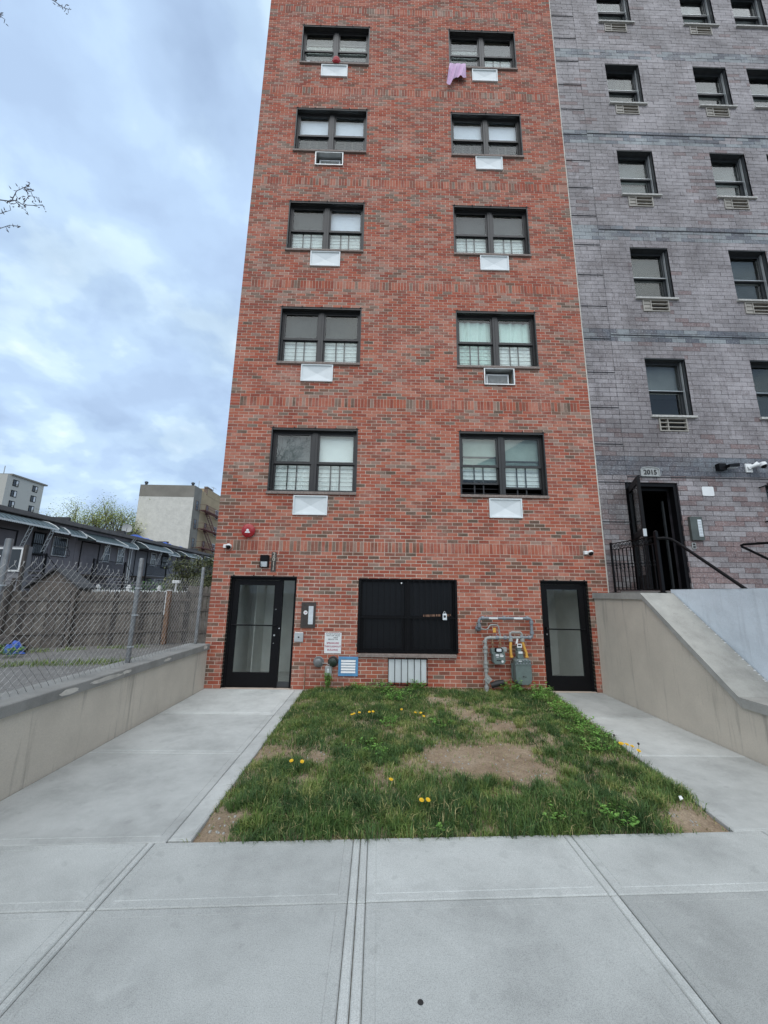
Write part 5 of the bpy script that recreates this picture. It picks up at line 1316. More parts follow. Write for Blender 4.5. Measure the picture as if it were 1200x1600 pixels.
W_ = [(2.22, -.16, .14, .34, 200, .045, 'tall bright weed under the small grey electrical box'),
 (3.15, -.25, .28, .22, 300, .04, 'broad bushy weed left of the barred air conditioner'), (3.75, -.2, .22, .24, 260, .04, 'bushy weed right below the barred air conditioner'), (2.75, -.2, .2, .17, 170, .035, 'low weed under the blue vent'),
 (3.45, -.75, .28, .17, 280, .04, 'wide pale weed in the middle in front of the air conditioner'), (5.45, -.2, .25, .26, 340, .04, 'dense weed under the larger gas meter'), (5.85, -.35, .24, .22, 320, .04, 'dense weed between large gas meter and right door'),
 (5.75, -.85, .26, .20, 330, .038, 'leafy weed at the bed edge in front of the right door'), (5.82, -1.3, .26, .18, 330, .038, 'leafy weed along the right bed edge, second from the wall'), (5.72, -1.8, .26, .18, 330, .036, 'leafy weed at the middle of the right bed edge'),
 (5.62, -2.3, .26, .17, 330, .036, 'leafy weed just behind the dandelions at the right edge'), (5.50, -2.75, .22, .14, 240, .034, 'leafy weed left of the dandelions at the right edge'), (3.95, -1.95, .2, .14, 160, .034, 'round weed near the bed centre behind the bare patch'),
 (2.95, -2.75, .2, .12, 170, .036, 'pale star leaved weed left of the bed centre'), (3.12, -2.95, .16, .11, 130, .036, 'small pale weed next to the star leaved one'), (4.45, -4.02, .16, .10, 150, .035, 'pale toothed weed at the front edge right of centre'),
 (4.95, -4.03, .18, .11, 180, .035, 'pale toothed weed at the front edge near the right corner'), (4.7, -3.95, .14, .09, 110, .032, 'small toothed weed between the two at the front edge'), (3.55, -4.10, .09, .07, 60, .03, 'tiny bright seedling at the front edge centre'), (3.25, -2.0, .18, .12, 150, .034, 'low weed beside the middle dandelions')]
for i, w_ in enumerate(W_): weed(*w_[:6], 100+i, w_[6])
# dandelions
DL = [(2.77,-1.88),(2.81,-1.80),(2.85,-1.74),(2.99,-1.69),(3.03,-1.67),(3.44,-1.50),(3.59,-1.69),(3.69,-1.69),(3.68,-1.85),(2.29,-3.24),(2.37,-3.27),(3.19,-3.65),(3.43,-3.93),(3.47,-3.91),(5.76,-2.67),(5.78,-2.74),(5.80,-2.80),(5.82,-2.86),(5.79,-2.70)]
dp = None
DLAB = ['yellow dandelion, leftmost and lowest of the diagonal row behind the bed centre', 'yellow dandelion, second from the left in the diagonal row', 'yellow dandelion, third from the left in the diagonal row', 'yellow dandelion just right of the diagonal row of three',
 'yellow dandelion, rightmost of the left rear group', 'lone yellow dandelion farthest from the camera', 'yellow dandelion, left one of the three in the rear right group', 'yellow dandelion, rear right one of the three in the rear right group', 'yellow dandelion, front right one of the three in the rear right group',
 'left dandelion of the pair near the left bed edge', 'right dandelion of the pair near the left bed edge', 'lone yellow dandelion in the grass just left of the bed centre', 'left dandelion of the front pair nearest the sidewalk', 'right dandelion of the front pair nearest the sidewalk',
 'farthest yellow dandelion of the bunch on the right path edge', 'second farthest yellow dandelion of the bunch on the right path edge', 'middle yellow dandelion of the bunch on the right path edge', 'nearest yellow dandelion of the bunch on the right path edge', 'inner left yellow dandelion of the bunch on the right path edge']
for i, (x, y) in enumerate(DL):
    z = .10 if x < 5.5 else .12
    if dp is None:
        t = thing('dandelion', (x, y, hgt(x, y)), DLAB[i], 'flower', 'yellow dandelions in the grass bed')
        m = MB(); m.tube([(0, 0, 0), (.004, 0, .06), (0, 0, .10)], .002, 5); o1 = m.build('stem', M_LEAF, t, local=True, tone=True, loc=WPOS[t.name])
        m = MB()
        for ring, rr1, zz_ in ((12, .019, .100), (10, .013, .104), (7, .007, .107)):
            for q in range(ring):
                a_ = 2*PI*q/ring+ring; m.quad((0, 0, zz_-.004), (math.cos(a_-.25)*rr1, math.sin(a_-.25)*rr1, zz_), (math.cos(a_+.25)*rr1, math.sin(a_+.25)*rr1, zz_))
        m.lathe((0, 0, .098), (0, 0, 1), [(-.006, .004), (0, .012), (.006, .006)], 8)
        o2 = m.build('flower_head', M_FLOWER, t, local=True, loc=WPOS[t.name]); dp = t
    else:
        t = thing('dandelion', (x, y, hgt(x, y)), DLAB[i], 'flower', 'yellow dandelions in the grass bed')
        for c_ in (o1, o2):
            q = bpy.data.objects.new(c_.name.split('.')[0], c_.data); COL.objects.link(q); q.parent = t
    t.scale = (1, 1, 1.0) if x < 5.5 else (1.2, 1.2, 1.3); t.rotation_euler = (R(rg.uniform(5, 28)), R(rg.uniform(-15, 15)), 0)
for i, (x, y) in enumerate(((5.73, -2.65), (5.84, -2.9))):
    t = thing('dandelion', (x, y, hgt(x, y)), ['faded brown dandelion head behind the yellow bunch at the path', 'faded brown dandelion head in front of the yellow bunch at the path'][i], 'flower', 'faded dandelions at the path')
    m = MB(); m.tube([(x, y, 0), (x+.01, y, .15)], .002, 5); m.build('stem', M_LEAF, t, tone=True); m = MB(); m.lathe((x+.01, y, .15), (0, 0, 1), [(0, .006), (.01, .013), (.022, .008)], 8); m.build('seed_head', M_WOODD, t)
m = MB(); zq = .03
m.quad((5.61, -3.77, zq), (5.645, -3.76, zq+.008), (5.648, -3.735, zq+.02), (5.618, -3.745, zq+.022))
tag(m.build('paper_scrap', M_WHITE2), 'small white paper scrap on the soil near the right front corner', 'litter')
m = MB(); m.lathe((3.277, -5.373, .0015), (0, 0, 1), [(0, .013), (.002, .012)], 12); tag(m.build('gum_spot', M_INK), 'round black gum spot on the sidewalk near the bottom edge', 'gum')
# green strips in the lot
def strip(name, x0, y0, x1, y1, wd, n, label):
    P = []; H = []; T = []
    for _ in range(n):
        t_ = rg.random(); x = x0+(x1-x0)*t_+rg.gauss(0, wd*.4); y = y0+(y1-y0)*t_+rg.gauss(0, wd*.4)
        if x > -.36: continue
        if mnoise.noise((x*2.5, y*2.5, 3)) < -.12: continue
        P.append((x, y, 0)); H.append(rg.uniform(.03, .15)); T.append(rg.uniform(.25, .8))
    n = len(P); blades(name, M_GRASS, np.array(P), np.array(H), np.full(n, .009), np.array(T), label, 'weeds', lean=.8)
strip('weed_strip', -.75, -3.4, -2.6, 1.8, .35, 3500, 'strip of green weeds just behind the low left wall')
strip('weed_strip', -6.6, 1.4, -2.2, 2.6, .5, 2600, 'patchy green weeds across the middle of the empty lot')
strip('weed_strip', -8.5, 2.6, -3.8, 5.0, .35, 1500, 'thin weeds along the foot of the wooden fence')
weed(-6.0, 2.9, .35, .35, 240, .07, 300, 'yellow green weed next to the blue tarp bundle', None, 0.0, tone=(.7, 1.0))

# ================================================================== ROW HOUSES BEYOND THE LOT
HX = -16.7; RZ = 5.78
def awning(par, y0, y1, z0, z1, out_, posts=(), curve=True):
    prof = [(0, z1), (out_*.45, z1-(z1-z0)*.22), (out_*.8, z1-(z1-z0)*.62), (out_, z0)] if curve else [(0, z1), (out_, z0)]
    m = MB()
    for (a, b), (c, d) in zip(prof, prof[1:]): m.quad((HX+a, y0, b), (HX+c, y0, d), (HX+c, y1, d), (HX+a, y1, b)); m.quad((HX+a, y0, b-.02), (HX+a, y1, b-.02), (HX+c, y1, d-.02), (HX+c, y0, d-.02))
    for y in (y0, y1): m.quad(*[(HX+a, y, b) for a, b in prof], (HX, y, z0))
    n = int((y1-y0)/.3)
    for q in range(1, n):
        y = y0+(y1-y0)*q/n
        for (a, b), (c, d) in zip(prof, prof[1:]): m.obox((HX+a+.01, y, b+.01), (HX+c+.01, y, d+.01), .02, .015)
    o = m.build('awning', M_AWN, par)
    m = MB(); n = int((y1-y0)/.11)
    for q in range(n):
        a = y0+(y1-y0)*q/n; b = y0+(y1-y0)*(q+1)/n; x = HX+out_+.012
        m.prism([(a, z0+.03), (a, z0-.05), ((a+b)/2, z0-.085), (b-.004, z0-.05), (b-.004, z0+.03)], lambda p, z_, t: (x+.01*t, p, z_))
    m.build('scalloped_valance', M_AWNW, o)
    for y in (y0-.03, y1+.03):
        m = MB(); m.tube([(HX+a+.01, y, b+.02) for a, b in prof], .032, 6); m.build('rib', M_AWNW, o)
    for y in posts:
        m = MB(); zb = z0-1.35
        for dy in (-.11, .11): m.tube([(HX+out_-.05, y+dy, z0-.03), (HX+out_-.45, y+dy, zb)], .016, 5)
        for q in range(8): 
            t0, t1 = q/8, (q+1)/8; s_ = 1 if q % 2 else -1
            m.tube([(HX+out_-.05-.40*t0, y+s_*.11, z0-.03+(zb-z0+.03)*t0), (HX+out_-.05-.40*t1, y-s_*.11, z0-.03+(zb-z0+.03)*t1)], .011, 4)
        m.build('lattice_brace', M_AWNW, o)
    return o
def hwin(par, y0, y1, z0, z1, bars=False, mat=None):
    m = MB(); f = .06; mt = mat or M_VINYL
    m.box(HX, HX+.05, y0, y0+f, z0, z1); m.box(HX, HX+.05, y1-f, y1, z0, z1); m.box(HX, HX+.05, y0+f, y1-f, z1-f, z1); m.box(HX, HX+.05, y0+f, y1-f, z0, z0+f); zm = (z0+z1)/2; m.box(HX, HX+.045, y0+f, y1-f, zm-.03, zm+.03)
    o = m.build('window', mt, par)
    for a, b in ((z0+f, zm-.03), (zm+.03, z1-f)): m = MB(); m.box(HX+.004, HX+.02, y0+f, y1-f, a, b); m.build('pane', M_DGLASS, o)
    if bars:
        m = MB(); n = int((y1-y0)/.13)
        for q in range(n+1): y = y0+(y1-y0)*q/n; m.tube([(HX+.06, y, z1+.04), (HX+.10, y, zm-.05), (HX+.28, y, zm-.25), (HX+.28, y, z0+.05), (HX+.08, y, z0-.05)], .012, 4)
        for z, x in ((z1, .10), (zm, .12), (z0+.1, .29)): m.box(HX+x-.01, HX+x+.01, y0-.03, y1+.03, z-.012, z+.012)
        m.build('window_bars', M_BLACK, o)
def hdoor(par, y0, y1, z0, z1, deck=True, rail_to=None):
    m = MB(); m.box(HX-.25, HX-.2, y0, y1, z0, z1); m.box(HX-.2, HX+.03, y0-.06, y0, z0, z1+.06); m.box(HX-.2, HX+.03, y1, y1+.06, z0, z1+.06); m.box(HX-.2, HX+.03, y0, y1, z1, z1+.06)
    o = m.build('door', M_BLACK, par)
    if deck:
        m = MB(); a, b = y0-.3, rail_to or y1+1.0; m.box(HX+.001, HX+1.2, a, b, z0-.16, z0-.04); m.build('porch_deck', M_WOODD, par)
        m = MB(); x = HX+1.17
        m.box(x-.02, x+.02, a, b, z0+.90, z0+.94); m.box(x-.015, x+.015, a, b, z0+.06, z0+.09)
        n = int((b-a)/.12)
        for q in range(n+1): y = a+(b-a)*q/n; m.box(x-.008, x+.008, y-.008, y+.008, z0+.091, z0+.899)
        for y in (a, b): m.box(x-.04, x+.04, y-.04, y+.04, .0, z0+1.0)
        for q in range(9):
            y = b+.05+.26*q; zz_ = z0-.1-.2*q
            if zz_ < .1: break
            m.box(HX+.3, HX+1.2, y, y+.27, zz_-.05, zz_)
        m.tube([(x, b+.05, z0+.9), (x, b+2.3, z0-.9)], .02, 5); m.build('porch_railing', M_BLACK, par)
labels = ['mauve sided row house at the left edge with two window awnings', 'mauve sided row house with one long awning over a dark door', 'grey row house right of the white downspouts', 'row house half hidden by the dark evergreen shrub', 'last row house behind the evergreen shrub']
H_ = [(7.5, 18.38, M_SIDING), (18.40, 24.12, M_SIDING), (24.14, 30.75, M_SIDING2), (30.77, 37.0, M_SIDING), (37.02, 43.5, M_SIDING2)]
for i, (y0, y1, ms) in enumerate(H_):
    h = thing('row_house', (-21, (y0+y1)/2, 0), labels[i], 'house', 'row houses across the lot')
    m = MB(); m.quad((HX-.012, y0, 0), (HX-.012, y1, 0), (HX-.012, y1, RZ-.2), (HX-.012, y0, RZ-.2)); m.quad((HX-.012, y0, 0), (HX-.012, y0, RZ-.2), (-26, y0, RZ-.2), (-26, y0, 0)); m.quad((HX-.012, y1, 0), (-26, y1, 0), (-26, y1, RZ-.2), (HX-.012, y1, RZ-.2)); m.quad((-26, y0, 0), (-26, y0, RZ), (-26, y1, RZ), (-26, y1, 0))
    for q in range(34):
        z = 1.2+q*.125
        if z > RZ-.3: break
        m.quad((HX+.0, y0, z), (HX+.0, y1, z), (HX-.012, y1, z+.124), (HX-.012, y0, z+.124)); m.quad((HX-.012, y0, z), (HX-.012, y1, z), (HX, y1, z), (HX, y0, z))
    m.build('wall', ms, h)
    m = MB(); m.box(-26.2, HX+.26, y0+.001, y1-.001, RZ-.05, RZ+.06); m.build('roof', M_ROOF, h)
    m = MB(); m.box(HX+.262, HX+.30, y0, y1, RZ-.16, RZ+.08); m.box(HX+.002, HX+.26, y0+.01, y1-.01, RZ-.19, RZ-.06); m.build('fascia', M_FASCIA, h)
    m = MB(); m.box(HX-9, HX-.55, y1-.22, y1-.05, RZ+.061, RZ+.50); m.build('party_parapet', M_ROOF, h)
    if i == 0:
        awning(h, 9.2, 15.3, 5.02, 5.52, 1.25, (13.6, 15.0)); awning(h, 15.42, 16.75, 4.98, 5.42, .75); awning(h, 16.9, 18.25, 4.95, 5.42, .75)
        hdoor(h, 12.6, 14.1, 2.6, 4.7, True, 14.9); hwin(h, 15.15, 15.95, 3.55, 4.85, True, M_BLACK); hwin(h, 16.55, 17.65, 3.62, 4.82, True)
    elif i == 1:
        awning(h, 18.5, 21.9, 4.80, 5.40, 1.2, (19.9, 21.6), False); awning(h, 22.0, 23.95, 4.82, 5.35, .75)
        hdoor(h, 18.95, 20.6, 2.65, 4.75, True, 21.9); hwin(h, 21.1, 21.75, 3.6, 4.75); hwin(h, 22.6, 23.4, 3.58, 4.78)
        for y in (23.95, 24.2): m = MB(); m.tube([(HX+.28, y, RZ-.1), (HX+.08, y-.02, RZ-.5), (HX+.08, y, .1)], .045, 6); m.build('downspout', M_VINYL, h)
    elif i == 2:
        awning(h, 24.5, 28.4, 4.95, 5.5, 1.2, (26.6, 28.2)); awning(h, 28.5, 30.6, 4.85, 5.3, .75)
        hdoor(h, 24.9, 26.5, 2.8, 4.85, True, 27.6); hwin(h, 27.0, 27.8, 3.75, 4.85); hwin(h, 28.8, 29.9, 3.65, 4.75, True, M_BLACK)
    else:
        awning(h, y0+.4, y0+3.6, 4.95, 5.45, 1.2); hdoor(h, y0+.9, y0+2.3, 2.8, 4.85, True, y0+3); hwin(h, y0+4, y0+5, 3.65, 4.75)
for i, (y0, y1, hh, l_) in enumerate(((24.6, 27.6, .38, 'blue tarp bunched on the row house roof edge'), (28.8, 31.3, .28, 'blue tarp on the roof, second from the left'), (31.8, 34.0, .2, 'low blue tarp on the roof, rightmost of three'))):
    m = MB(); nu, nv = 26, 8
    def P(a_, b_): 
        e = math.sin(PI*min(1, max(0, a_)))**.5*math.sin(PI*b_)**.7
        return (HX-1.7+1.75*b_, y0+(y1-y0)*a_, RZ+.062+e*hh*(.75+.9*mnoise.noise((a_*6+i*5, b_*4, 3))))
    for a_ in range(nu):
        for b_ in range(nv): m.quad(P(a_/nu, b_/nv), P(a_/nu, (b_+1)/nv), P((a_+1)/nu, (b_+1)/nv), P((a_+1)/nu, b_/nv))
    tag(m.build('roof_tarp', M_TARP), l_, 'tarp', 'blue tarps on the row house roofs')
t = thing('satellite_dish', (-17.3, 24.2, RZ), 'grey satellite dish on the row house roof', 'satellite dish')
m = MB(); m.tube([(-17.3, 24.2, RZ), (-17.3, 24.2, RZ+.5)], .03, 6); m.build('mast', M_GALV, t)
m = MB(); m.lathe((-17.25, 24.15, RZ+.75), (.5, -.8, .25), [(-.10, .02), (-.07, .2), (0, .36), (.01, .36), (-.05, .2), (-.06, .02)], 18); m.build('dish', M_GREY, t, smooth=40)
m = MB(); m.tube([(-17.28, 24.17, RZ+.42), (-16.95, 23.7, RZ+.75)], .02, 5); m.build('feed_arm', M_GALV, t)

# ================================================================== FAR BUILDINGS
fb = thing('apartment_building', (-35, 64, 0), 'whitewashed side wall building with grey parapet and red fire escape far left', 'building')
m = MB(); m.box(-39.7, -30.0, 61, 63.9, 0, 18.0, skip='+x'); m.build('side_wall', M_FARW, fb)
m = MB(); m.box(-39.72, -29.98, 60.98, 63.92, 18.001, 20.15); m.build('parapet', M_FARG, fb)
m = MB(); m.box(-30.0, -29.985, 61.0, 63.899, 0, 18.0); m.build('front_wall', M_FARG, fb)
m = MB(); m.box(-39.6, -30.03, 63.93, 76.0, 0, 19.6, ); m.build('front_wall', M_FARY, fb)
m = MB(); m.box(-39.5, -30.05, 63.95, 66.2, 19.601, 20.0); m.box(-39.5, -30.0, 66.2, 76.02, 19.601, 21.0); m.build('parapet', M_FARY, fb)
m = MB(); m.box(-30.6, -29.95, 65.9, 68.4, 21.001, 21.3); m.box(-30.6, -29.96, 66.0, 66.2, 19.7, 21.0); m.build('cornice', M_FARB, fb)
for x, y in ((-38.9, 61.3), (-30.6, 61.4)): m = MB(); m.lathe((x, y, 20.15), (0, 0, 1), [(0, .22), (.3, .22), (.35, .32), (.6, .3), (.7, .1)], 10); m.build('roof_vent', M_DGLASS, fb)
m = MB(); m.tube([(-31, 64.5, 20), (-31, 64.5, 22)], .04, 4); m.tube([(-31, 71, 21), (-31, 71, 22.6)], .04, 4); m.tube([(-31, 69.8, 22.3), (-31, 72.4, 22.5)], .035, 4); m.build('aerial', M_GREY, fb)
for k in range(5):
    z = 1.2+3.42*k+1.0
    for j, (y, w) in enumerate(((61.9, 1.1), (66.2, 1.0), (70.6, 1.3), (74, 1.2))):
        m = MB(); x = -29.97; m.box(x, x+.06, y, y+w, z, z+.08); m.box(x, x+.06, y, y+w, z+1.72, z+1.82); m.box(x, x+.06, y, y+.08, z+.08, z+1.72); m.box(x, x+.06, y+w-.08, y+w, z+.08, z+1.72); m.box(x, x+.05, y+.08, y+w-.08, z+.88, z+.95)
        o = m.build('window', M_MODW if j == 2 else M_FARB, fb)
        m = MB(); m.box(x+.005, x+.03, y+.08, y+w-.08, z+.08, z+1.72); m.build('pane', M_DGLASS, o)
    zf = 2.5+3.42*k
    m = MB(); ya_, yb_ = 63.4, 72.4; x0, x1 = -29.9, -28.7
    for q in range(6): m.box(x0+q*.22, x0+q*.22+.12, ya_, yb_, zf-.04, zf)
    m.box(x1, x1+.05, ya_, yb_, zf-.12, zf+.02); m.box(x1, x1+.05, ya_, yb_, zf+.95, zf+1.0); m.box(x1+.005, x1+.04, ya_, yb_, zf+.45, zf+.49)
    n = 40
    for q in range(n+1): y = ya_+(yb_-ya_)*q/n; m.box(x1+.01, x1+.035, y-.012, y+.012, zf+.021, zf+.949)
    for y in (ya_, yb_): m.box(x0, x1, y-.02, y+.02, zf+.95, zf+1.0); m.box(x0, x1, y-.02, y+.02, zf-.1, zf)
    o = m.build('fire_escape_landing', M_FESC, fb)
    if k:
        m = MB()
        for dx in (.3, .8):
            m.obox((x0+dx, 65.2, zf), (x0+dx, 69.5, zf-3.42), .06, .22)
        for q in range(12): t_ = (q+.5)/12; m.box(x0+.3, x0+.8, 65.2+4.3*t_-.1, 65.2+4.3*t_+.1, zf-3.42*t_-.02, zf-3.42*t_+.01)
        m.build('fire_escape_stair', M_FESC, o)
mo = thing('apartment_building', (-116, 118, 0), 'distant beige apartment block with black framed square windows at the left edge', 'building')
m = MB(); m.box(-135, -114, 112.9, 126.5, 0, 36.8); m.build('wall', M_MOD, mo)
m = MB(); m.box(-134, -113.6, 114, 127.5, 36.801, 37.3); m.build('roof_slab', M_FARG, mo)
m = MB(); m.tube([(-115.5, 112.95, 36.8), (-115.5, 112.95, 39.5)], .12, 5); m.build('mast', M_GREY, mo)
for k in range(10):
    for y in (115.0, 122.2):
        z = 33.6-3.45*k
        if z < 1: continue
        m = MB(); x = -113.98; m.box(x, x+.1, y, y+2.0, z, z+.18); m.box(x, x+.1, y, y+2.0, z+1.9, z+2.1); m.box(x, x+.1, y, y+.15, z+.18, z+1.9); m.box(x, x+.1, y+1.85, y+2.0, z+.18, z+1.9); m.box(x, x+.1, y+.95, y+1.1, z+.18, z+1.9)
        o = m.build('window', M_BLACK, mo)
        m = MB(); m.box(x+.005, x+.05, y+.15, y+.95, z+.18, z+1.9); m.build('pane', M_DGLASS, o)
        m = MB(); m.box(x+.005, x+.05, y+1.1, y+1.85, z+.18 if k % 2 else z+.9, z+1.9); m.build('blind', M_MODW, o)

# ================================================================== TREES
def tree(name, base, h, crown, n_leaf, ls, seed, label, mat_leaf, trunks=1, group=None, upright=True, tones=(.1, 1), gap=.0, bark=M_BARK, ratio=(.25, .55)):
    rn = random.Random(seed); bx, by, bz = base; t = thing(name, base, label, 'tree' if 'shrub' not in name else 'shrub', group)
    m = MB(); f = MB(); ends = []
    def grow(p, d, L, r, lev):
        q = p; pts = [p]; dd = Vector(d)
        for _ in range(3):
            dd = (dd+Vector((rn.gauss(0, .13), rn.gauss(0, .13), rn.gauss(.03 if upright else -.05, .08)))).normalized(); q = q+dd*L/3; pts.append(q)
        m.tube(pts, [r, r*.85, r*.7, r*.5], 6 if lev < 2 else 3, caps=False)
        if lev >= 3: ends.append((pts[-1], dd)); ends.append((pts[2], dd)); return
        for k in range(rn.choice([3, 4]) if lev else 5):
            a_ = rn.uniform(0, 2*PI); sp = rn.uniform(*ratio) if upright else rn.uniform(.5, 1.1)
            sd = Vector((math.cos(a_), math.sin(a_), 0)); nd = (dd*(1-sp*.4)+sd*sp).normalized()
            grow(pts[rn.choice([2, 3, 3])], nd, L*rn.uniform(.55, .8), r*.5, lev+1)
    for k in range(trunks):
        o_ = Vector((rn.uniform(-1, 1)*crown*.4*(trunks > 1), rn.uniform(-1, 1)*crown*.3*(trunks > 1), 0))
        grow(Vector(base)+o_, (0, 0, 1), h*.40, h*.022, 0)
    zs = [e[0].z for e in ends]; k_ = (bz+h)/max(zs) if zs else 1
    for p, d_ in ends:
        c_ = rn.uniform(-.2, .2)
        for _ in range(max(1, n_leaf//len(ends))):
            q = p+Vector((rn.gauss(0, crown*.11), rn.gauss(0, crown*.11), rn.gauss(0, crown*.12)))
            a_ = rn.uniform(0, 2*PI); leaf(f, q, (math.cos(a_), math.sin(a_), rn.uniform(-.6, .8)), ls*rn.uniform(.6, 1.3), min(1, max(0, rn.uniform(*tones)+c_)))
    m.build('trunk', bark, t); tag(f.build('crown', mat_leaf, t, tone=True), kind='stuff'); return t
M_SPRING = leafy('spring_leaves', [(0, (.16, .19, .06)), (.5, (.32, .37, .11)), (1, (.46, .50, .20))])
M_EVERG = leafy('evergreen_leaves', [(0, (.035, .048, .024)), (.5, (.085, .10, .050)), (1, (.17, .175, .09))])
for i, (x, y, h) in enumerate(((-52.3, 60, 14.0), (-49.8, 61, 14.8), (-47.2, 60, 15.2), (-44.6, 61, 14.6), (-42.2, 60, 14.9), (-39.8, 62, 13.2))):
    tree('spring_tree', (x, y, 0), h*1.08, 6.0, 3000, .26, 40+i, ['leftmost pale green spring tree behind the row house roofs', 'second pale green spring tree from the left behind the roofs', 'third spring tree from the left, fairly tall', 'fourth spring tree from the left behind the roofs', 'fifth spring tree, tall, left of the whitewashed wall', 'lowest spring tree right beside the whitewashed wall'][i], M_SPRING, 1, 'spring trees behind the roofs', ratio=(.2, .5))
def bush(name, c, s_, n, ls, seed, label, mat, droop=.3, tones=(.1, .95), stems=40):
    rn = random.Random(seed); t = thing(name, (c[0], c[1], 0), label, 'shrub'); m = MB(); f = MB(); cl_ = []
    for _ in range(stems):
        d_ = Vector((rn.gauss(0, 1), rn.gauss(0, 1), abs(rn.gauss(.3, .8)))).normalized(); q = Vector((c[0]+d_.x*s_[0], c[1]+d_.y*s_[1], c[2]+(d_.z*2-1)*s_[2]))*1.0
        m.tube([(c[0], c[1], 0), (c[0]+d_.x*s_[0]*.4, c[1]+d_.y*s_[1]*.4, q.z*.7), tuple(q)], [.03, .02, .006], 4, caps=False); cl_.append((q, rn.uniform(-.3, .3)))
        cl_.append((Vector((c[0]+d_.x*s_[0]*.7, c[1]+d_.y*s_[1]*.7, q.z*.8)), rn.uniform(-.3, .2)))
    for _ in range(n):
        p, b_ = rn.choice(cl_); q = p+Vector((rn.gauss(0, s_[0]*.16), rn.gauss(0, s_[1]*.16), rn.gauss(-.05, s_[2]*.12))); a_ = rn.uniform(0, 2*PI)
        leaf(f, q, (math.cos(a_), math.sin(a_), rn.uniform(-1, .4)*droop-.1), ls*rn.uniform(.6, 1.3), min(1, max(0, rn.uniform(*tones)+b_)))
    m.build('stems', M_BARK, t); tag(f.build('foliage', mat, t, tone=True), kind='stuff'); return t
bush('evergreen_shrub', (-5.2, 10.2, 2.0), (1.0, .9, 1.1), 11000, .085, 60, 'dark olive evergreen shrub rising beside the brick building corner', M_EVERG, 1.6, stems=70)
bush('evergreen_shrub', (-3.9, 9.8, 2.1), (.95, .8, 1.2), 7000, .085, 61, 'second olive evergreen partly hidden behind the brick corner', M_EVERG, 1.6)
bush('leafy_shrub', (-7.3, 11.0, 1.3), (1.0, .6, .75), 2600, .08, 62, 'low bright green shrub behind the white picket tips', M_LEAF)
bush('dark_shrub', (-12.5, 13.5, 1.2), (2.6, 1.0, .95), 5200, .10, 63, 'dark mass of shrubs in the yards behind the wooden fence', M_EVERG, tones=(0, .4))
m = MB(); m.tube([(-4.9, 8.4, 0), (-4.86, 8.4, 1.95)], .035, 6); m.cbox(-5.0, -4.72, 8.33, 8.47, 1.95, 2.06, .02); tag(m.build('garden_post', M_VINYL), 'thin white garden post in front of the evergreen shrub', 'post')

# street tree left of the camera: its twigs reach into the sky at the left edge
stt = thing('street_tree', (-1.7, -6.9, 0), 'budding street tree whose twigs reach in at the left edge of the sky', 'tree')
rn = random.Random(77); m = MB(); tw = MB(); bud = MB()
def inside(p):          # the cone of view, a plane in the world through the place where the picture is taken
    d_ = Vector(p)-Vector((3.07, -7.39, 1.68)); z_ = d_.dot(fw)
    return z_ > 0 and abs(d_.dot(rr)/z_) < .99+.10 and abs(d_.dot(uu)/z_) < 1.42
def sprig(p, d, L, r, lev, allow=False):
    pts = [Vector(p)]; dd = Vector(d).normalized(); n = 4
    for _ in range(n): dd = (dd+Vector((rn.gauss(0, .12), rn.gauss(0, .12), rn.gauss(.05, .09)))).normalized(); pts.append(pts[-1]+dd*L/n)
    if not allow and any(inside(q) for q in pts): return
    (m if lev < 3 else tw).tube(pts, [r*(1-.13*k) for k in range(n+1)], 7 if lev < 2 else 4, caps=False)
    if lev >= 5: 
        for q in pts[1:]:
            for _ in range(2): bud.lathe(q+Vector((rn.gauss(0, .008), rn.gauss(0, .008), rn.gauss(0, .008))), (rn.gauss(0, 1), rn.gauss(0, 1), 1.2), [(0, .002), (.008, .006), (.02, .001)], 4)
        return
    for k in range([5, 4, 4, 4, 3][lev]):
        a_ = rn.uniform(0, 2*PI); sd = Vector((math.cos(a_), math.sin(a_), rn.uniform(-.2, .3))); sp = rn.uniform(.45, .95)
        sprig(pts[rn.choice([2, 3, 4, 4])], dd*(1-.3*sp)+sd*sp, L*rn.uniform(.55, .78), r*.52, lev+1, allow)
m.tube([(-1.7, -6.9, -.05), (-1.68, -6.88, 1.0), (-1.66, -6.86, 2.6)], [.15, .125, .11], 12, caps=False)
for a_ in range(6): q = a_*PI/3; sprig((-1.66, -6.86, 2.55), (math.cos(q)*.6, math.sin(q)*.6, 1), 2.3, .07, 1)
sprig((-1.66, -6.86, 2.55), (0, 0, 1), 2.6, .09, 1)
def limb(pts, r): m.tube(pts, [r*(1-.8*k/(len(pts)-1)) for k in range(len(pts))], 6, caps=False)
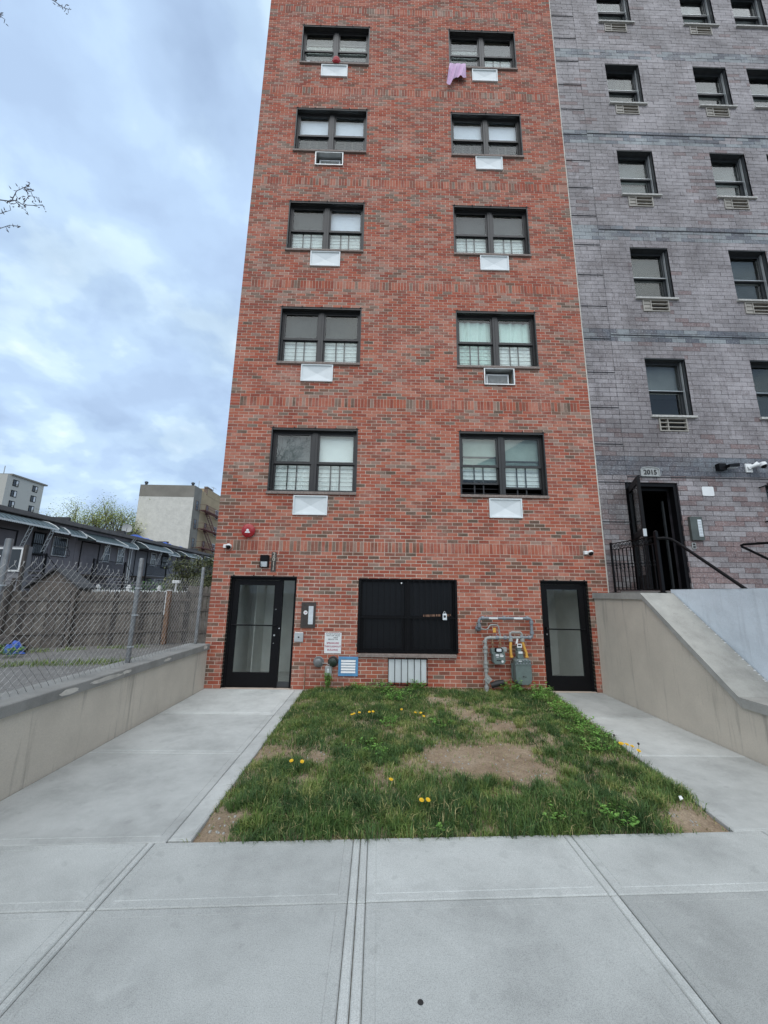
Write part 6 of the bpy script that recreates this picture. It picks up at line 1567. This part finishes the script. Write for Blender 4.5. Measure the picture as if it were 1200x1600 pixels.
def twig(pts, r, n_bud=9):
    r *= .6
    tw.tube(pts, [r*(1-.6*k/(len(pts)-1)) for k in range(len(pts))], 5, caps=False)
    P_ = [Vector(p) for p in pts]
    for k in range(n_bud):
        t_ = (k+1)/n_bud*(len(P_)-1); i = min(int(t_), len(P_)-2); q = P_[i].lerp(P_[i+1], t_-i); side = Vector((rn.gauss(0, 1), rn.gauss(0, .7), rn.gauss(.2, 1))).normalized()
        e = q+side*.03; tw.tube([q, e], [.0022, .0018], 3, caps=False)
        for _ in range(1): bud.lathe(e+Vector((rn.gauss(0, .006), rn.gauss(0, .006), rn.gauss(0, .006))), (rn.gauss(0, 1), rn.gauss(0, 1), 1), [(0, .0015), (.008, .0042), (.022, .001)], 4)
limb([(-1.66, -6.86, 2.6), (-1.25, -6.4, 3.4), (-.7, -5.8, 4.1), (-.2, -5.3, 4.38), (.24, -5.0, 4.47)], .055)
twig([(.24, -5, 4.47), (.32, -5, 4.46), (.36, -5.0, 4.47), (.42, -5, 4.43), (.50, -4.99, 4.44), (.56, -5, 4.437)], .0065, 12)
twig([(.33, -5, 4.465), (.37, -5.02, 4.53), (.40, -5, 4.59), (.43, -5, 4.62)], .005, 9)
twig([(.40, -5.02, 4.57), (.44, -5, 4.55), (.475, -5, 4.56)], .004, 6)
twig([(.36, -5, 4.46), (.42, -5.02, 4.40), (.46, -5, 4.37)], .0045, 7)
twig([(.43, -5.01, 4.43), (.48, -5.03, 4.48), (.52, -5, 4.50)], .004, 7)
limb([(-.7, -5.8, 4.1), (-.2, -5.4, 4.15), (.15, -5.05, 4.20)], .02)
twig([(.15, -5.05, 4.20), (.28, -5, 4.21), (.36, -5, 4.25), (.42, -5, 4.24)], .005, 9)
twig([(.10, -5.05, 4.32), (.25, -5, 4.34), (.34, -5, 4.38)], .005, 8); limb([(-.2, -5.3, 4.38), (.10, -5.05, 4.32)], .01)
limb([(-1.66, -6.86, 2.6), (-1.4, -6.5, 4.3), (-.8, -5.8, 5.7), (-.2, -5.2, 6.4), (.15, -5.02, 6.57)], .05)
twig([(.15, -5.02, 6.57), (.26, -5, 6.52), (.36, -5, 6.44), (.41, -5, 6.425)], .006, 9)
twig([(-.2, -5.2, 6.4), (-.16, -5, 6.33), (-.10, -5, 6.29)], .005, 9)
m.build('trunk', M_BARK, stt, smooth=60); tag(tw.build('twigs', M_TWIG, stt), kind='stuff'); tag(bud.build('buds', M_TWIG, stt), kind='stuff')
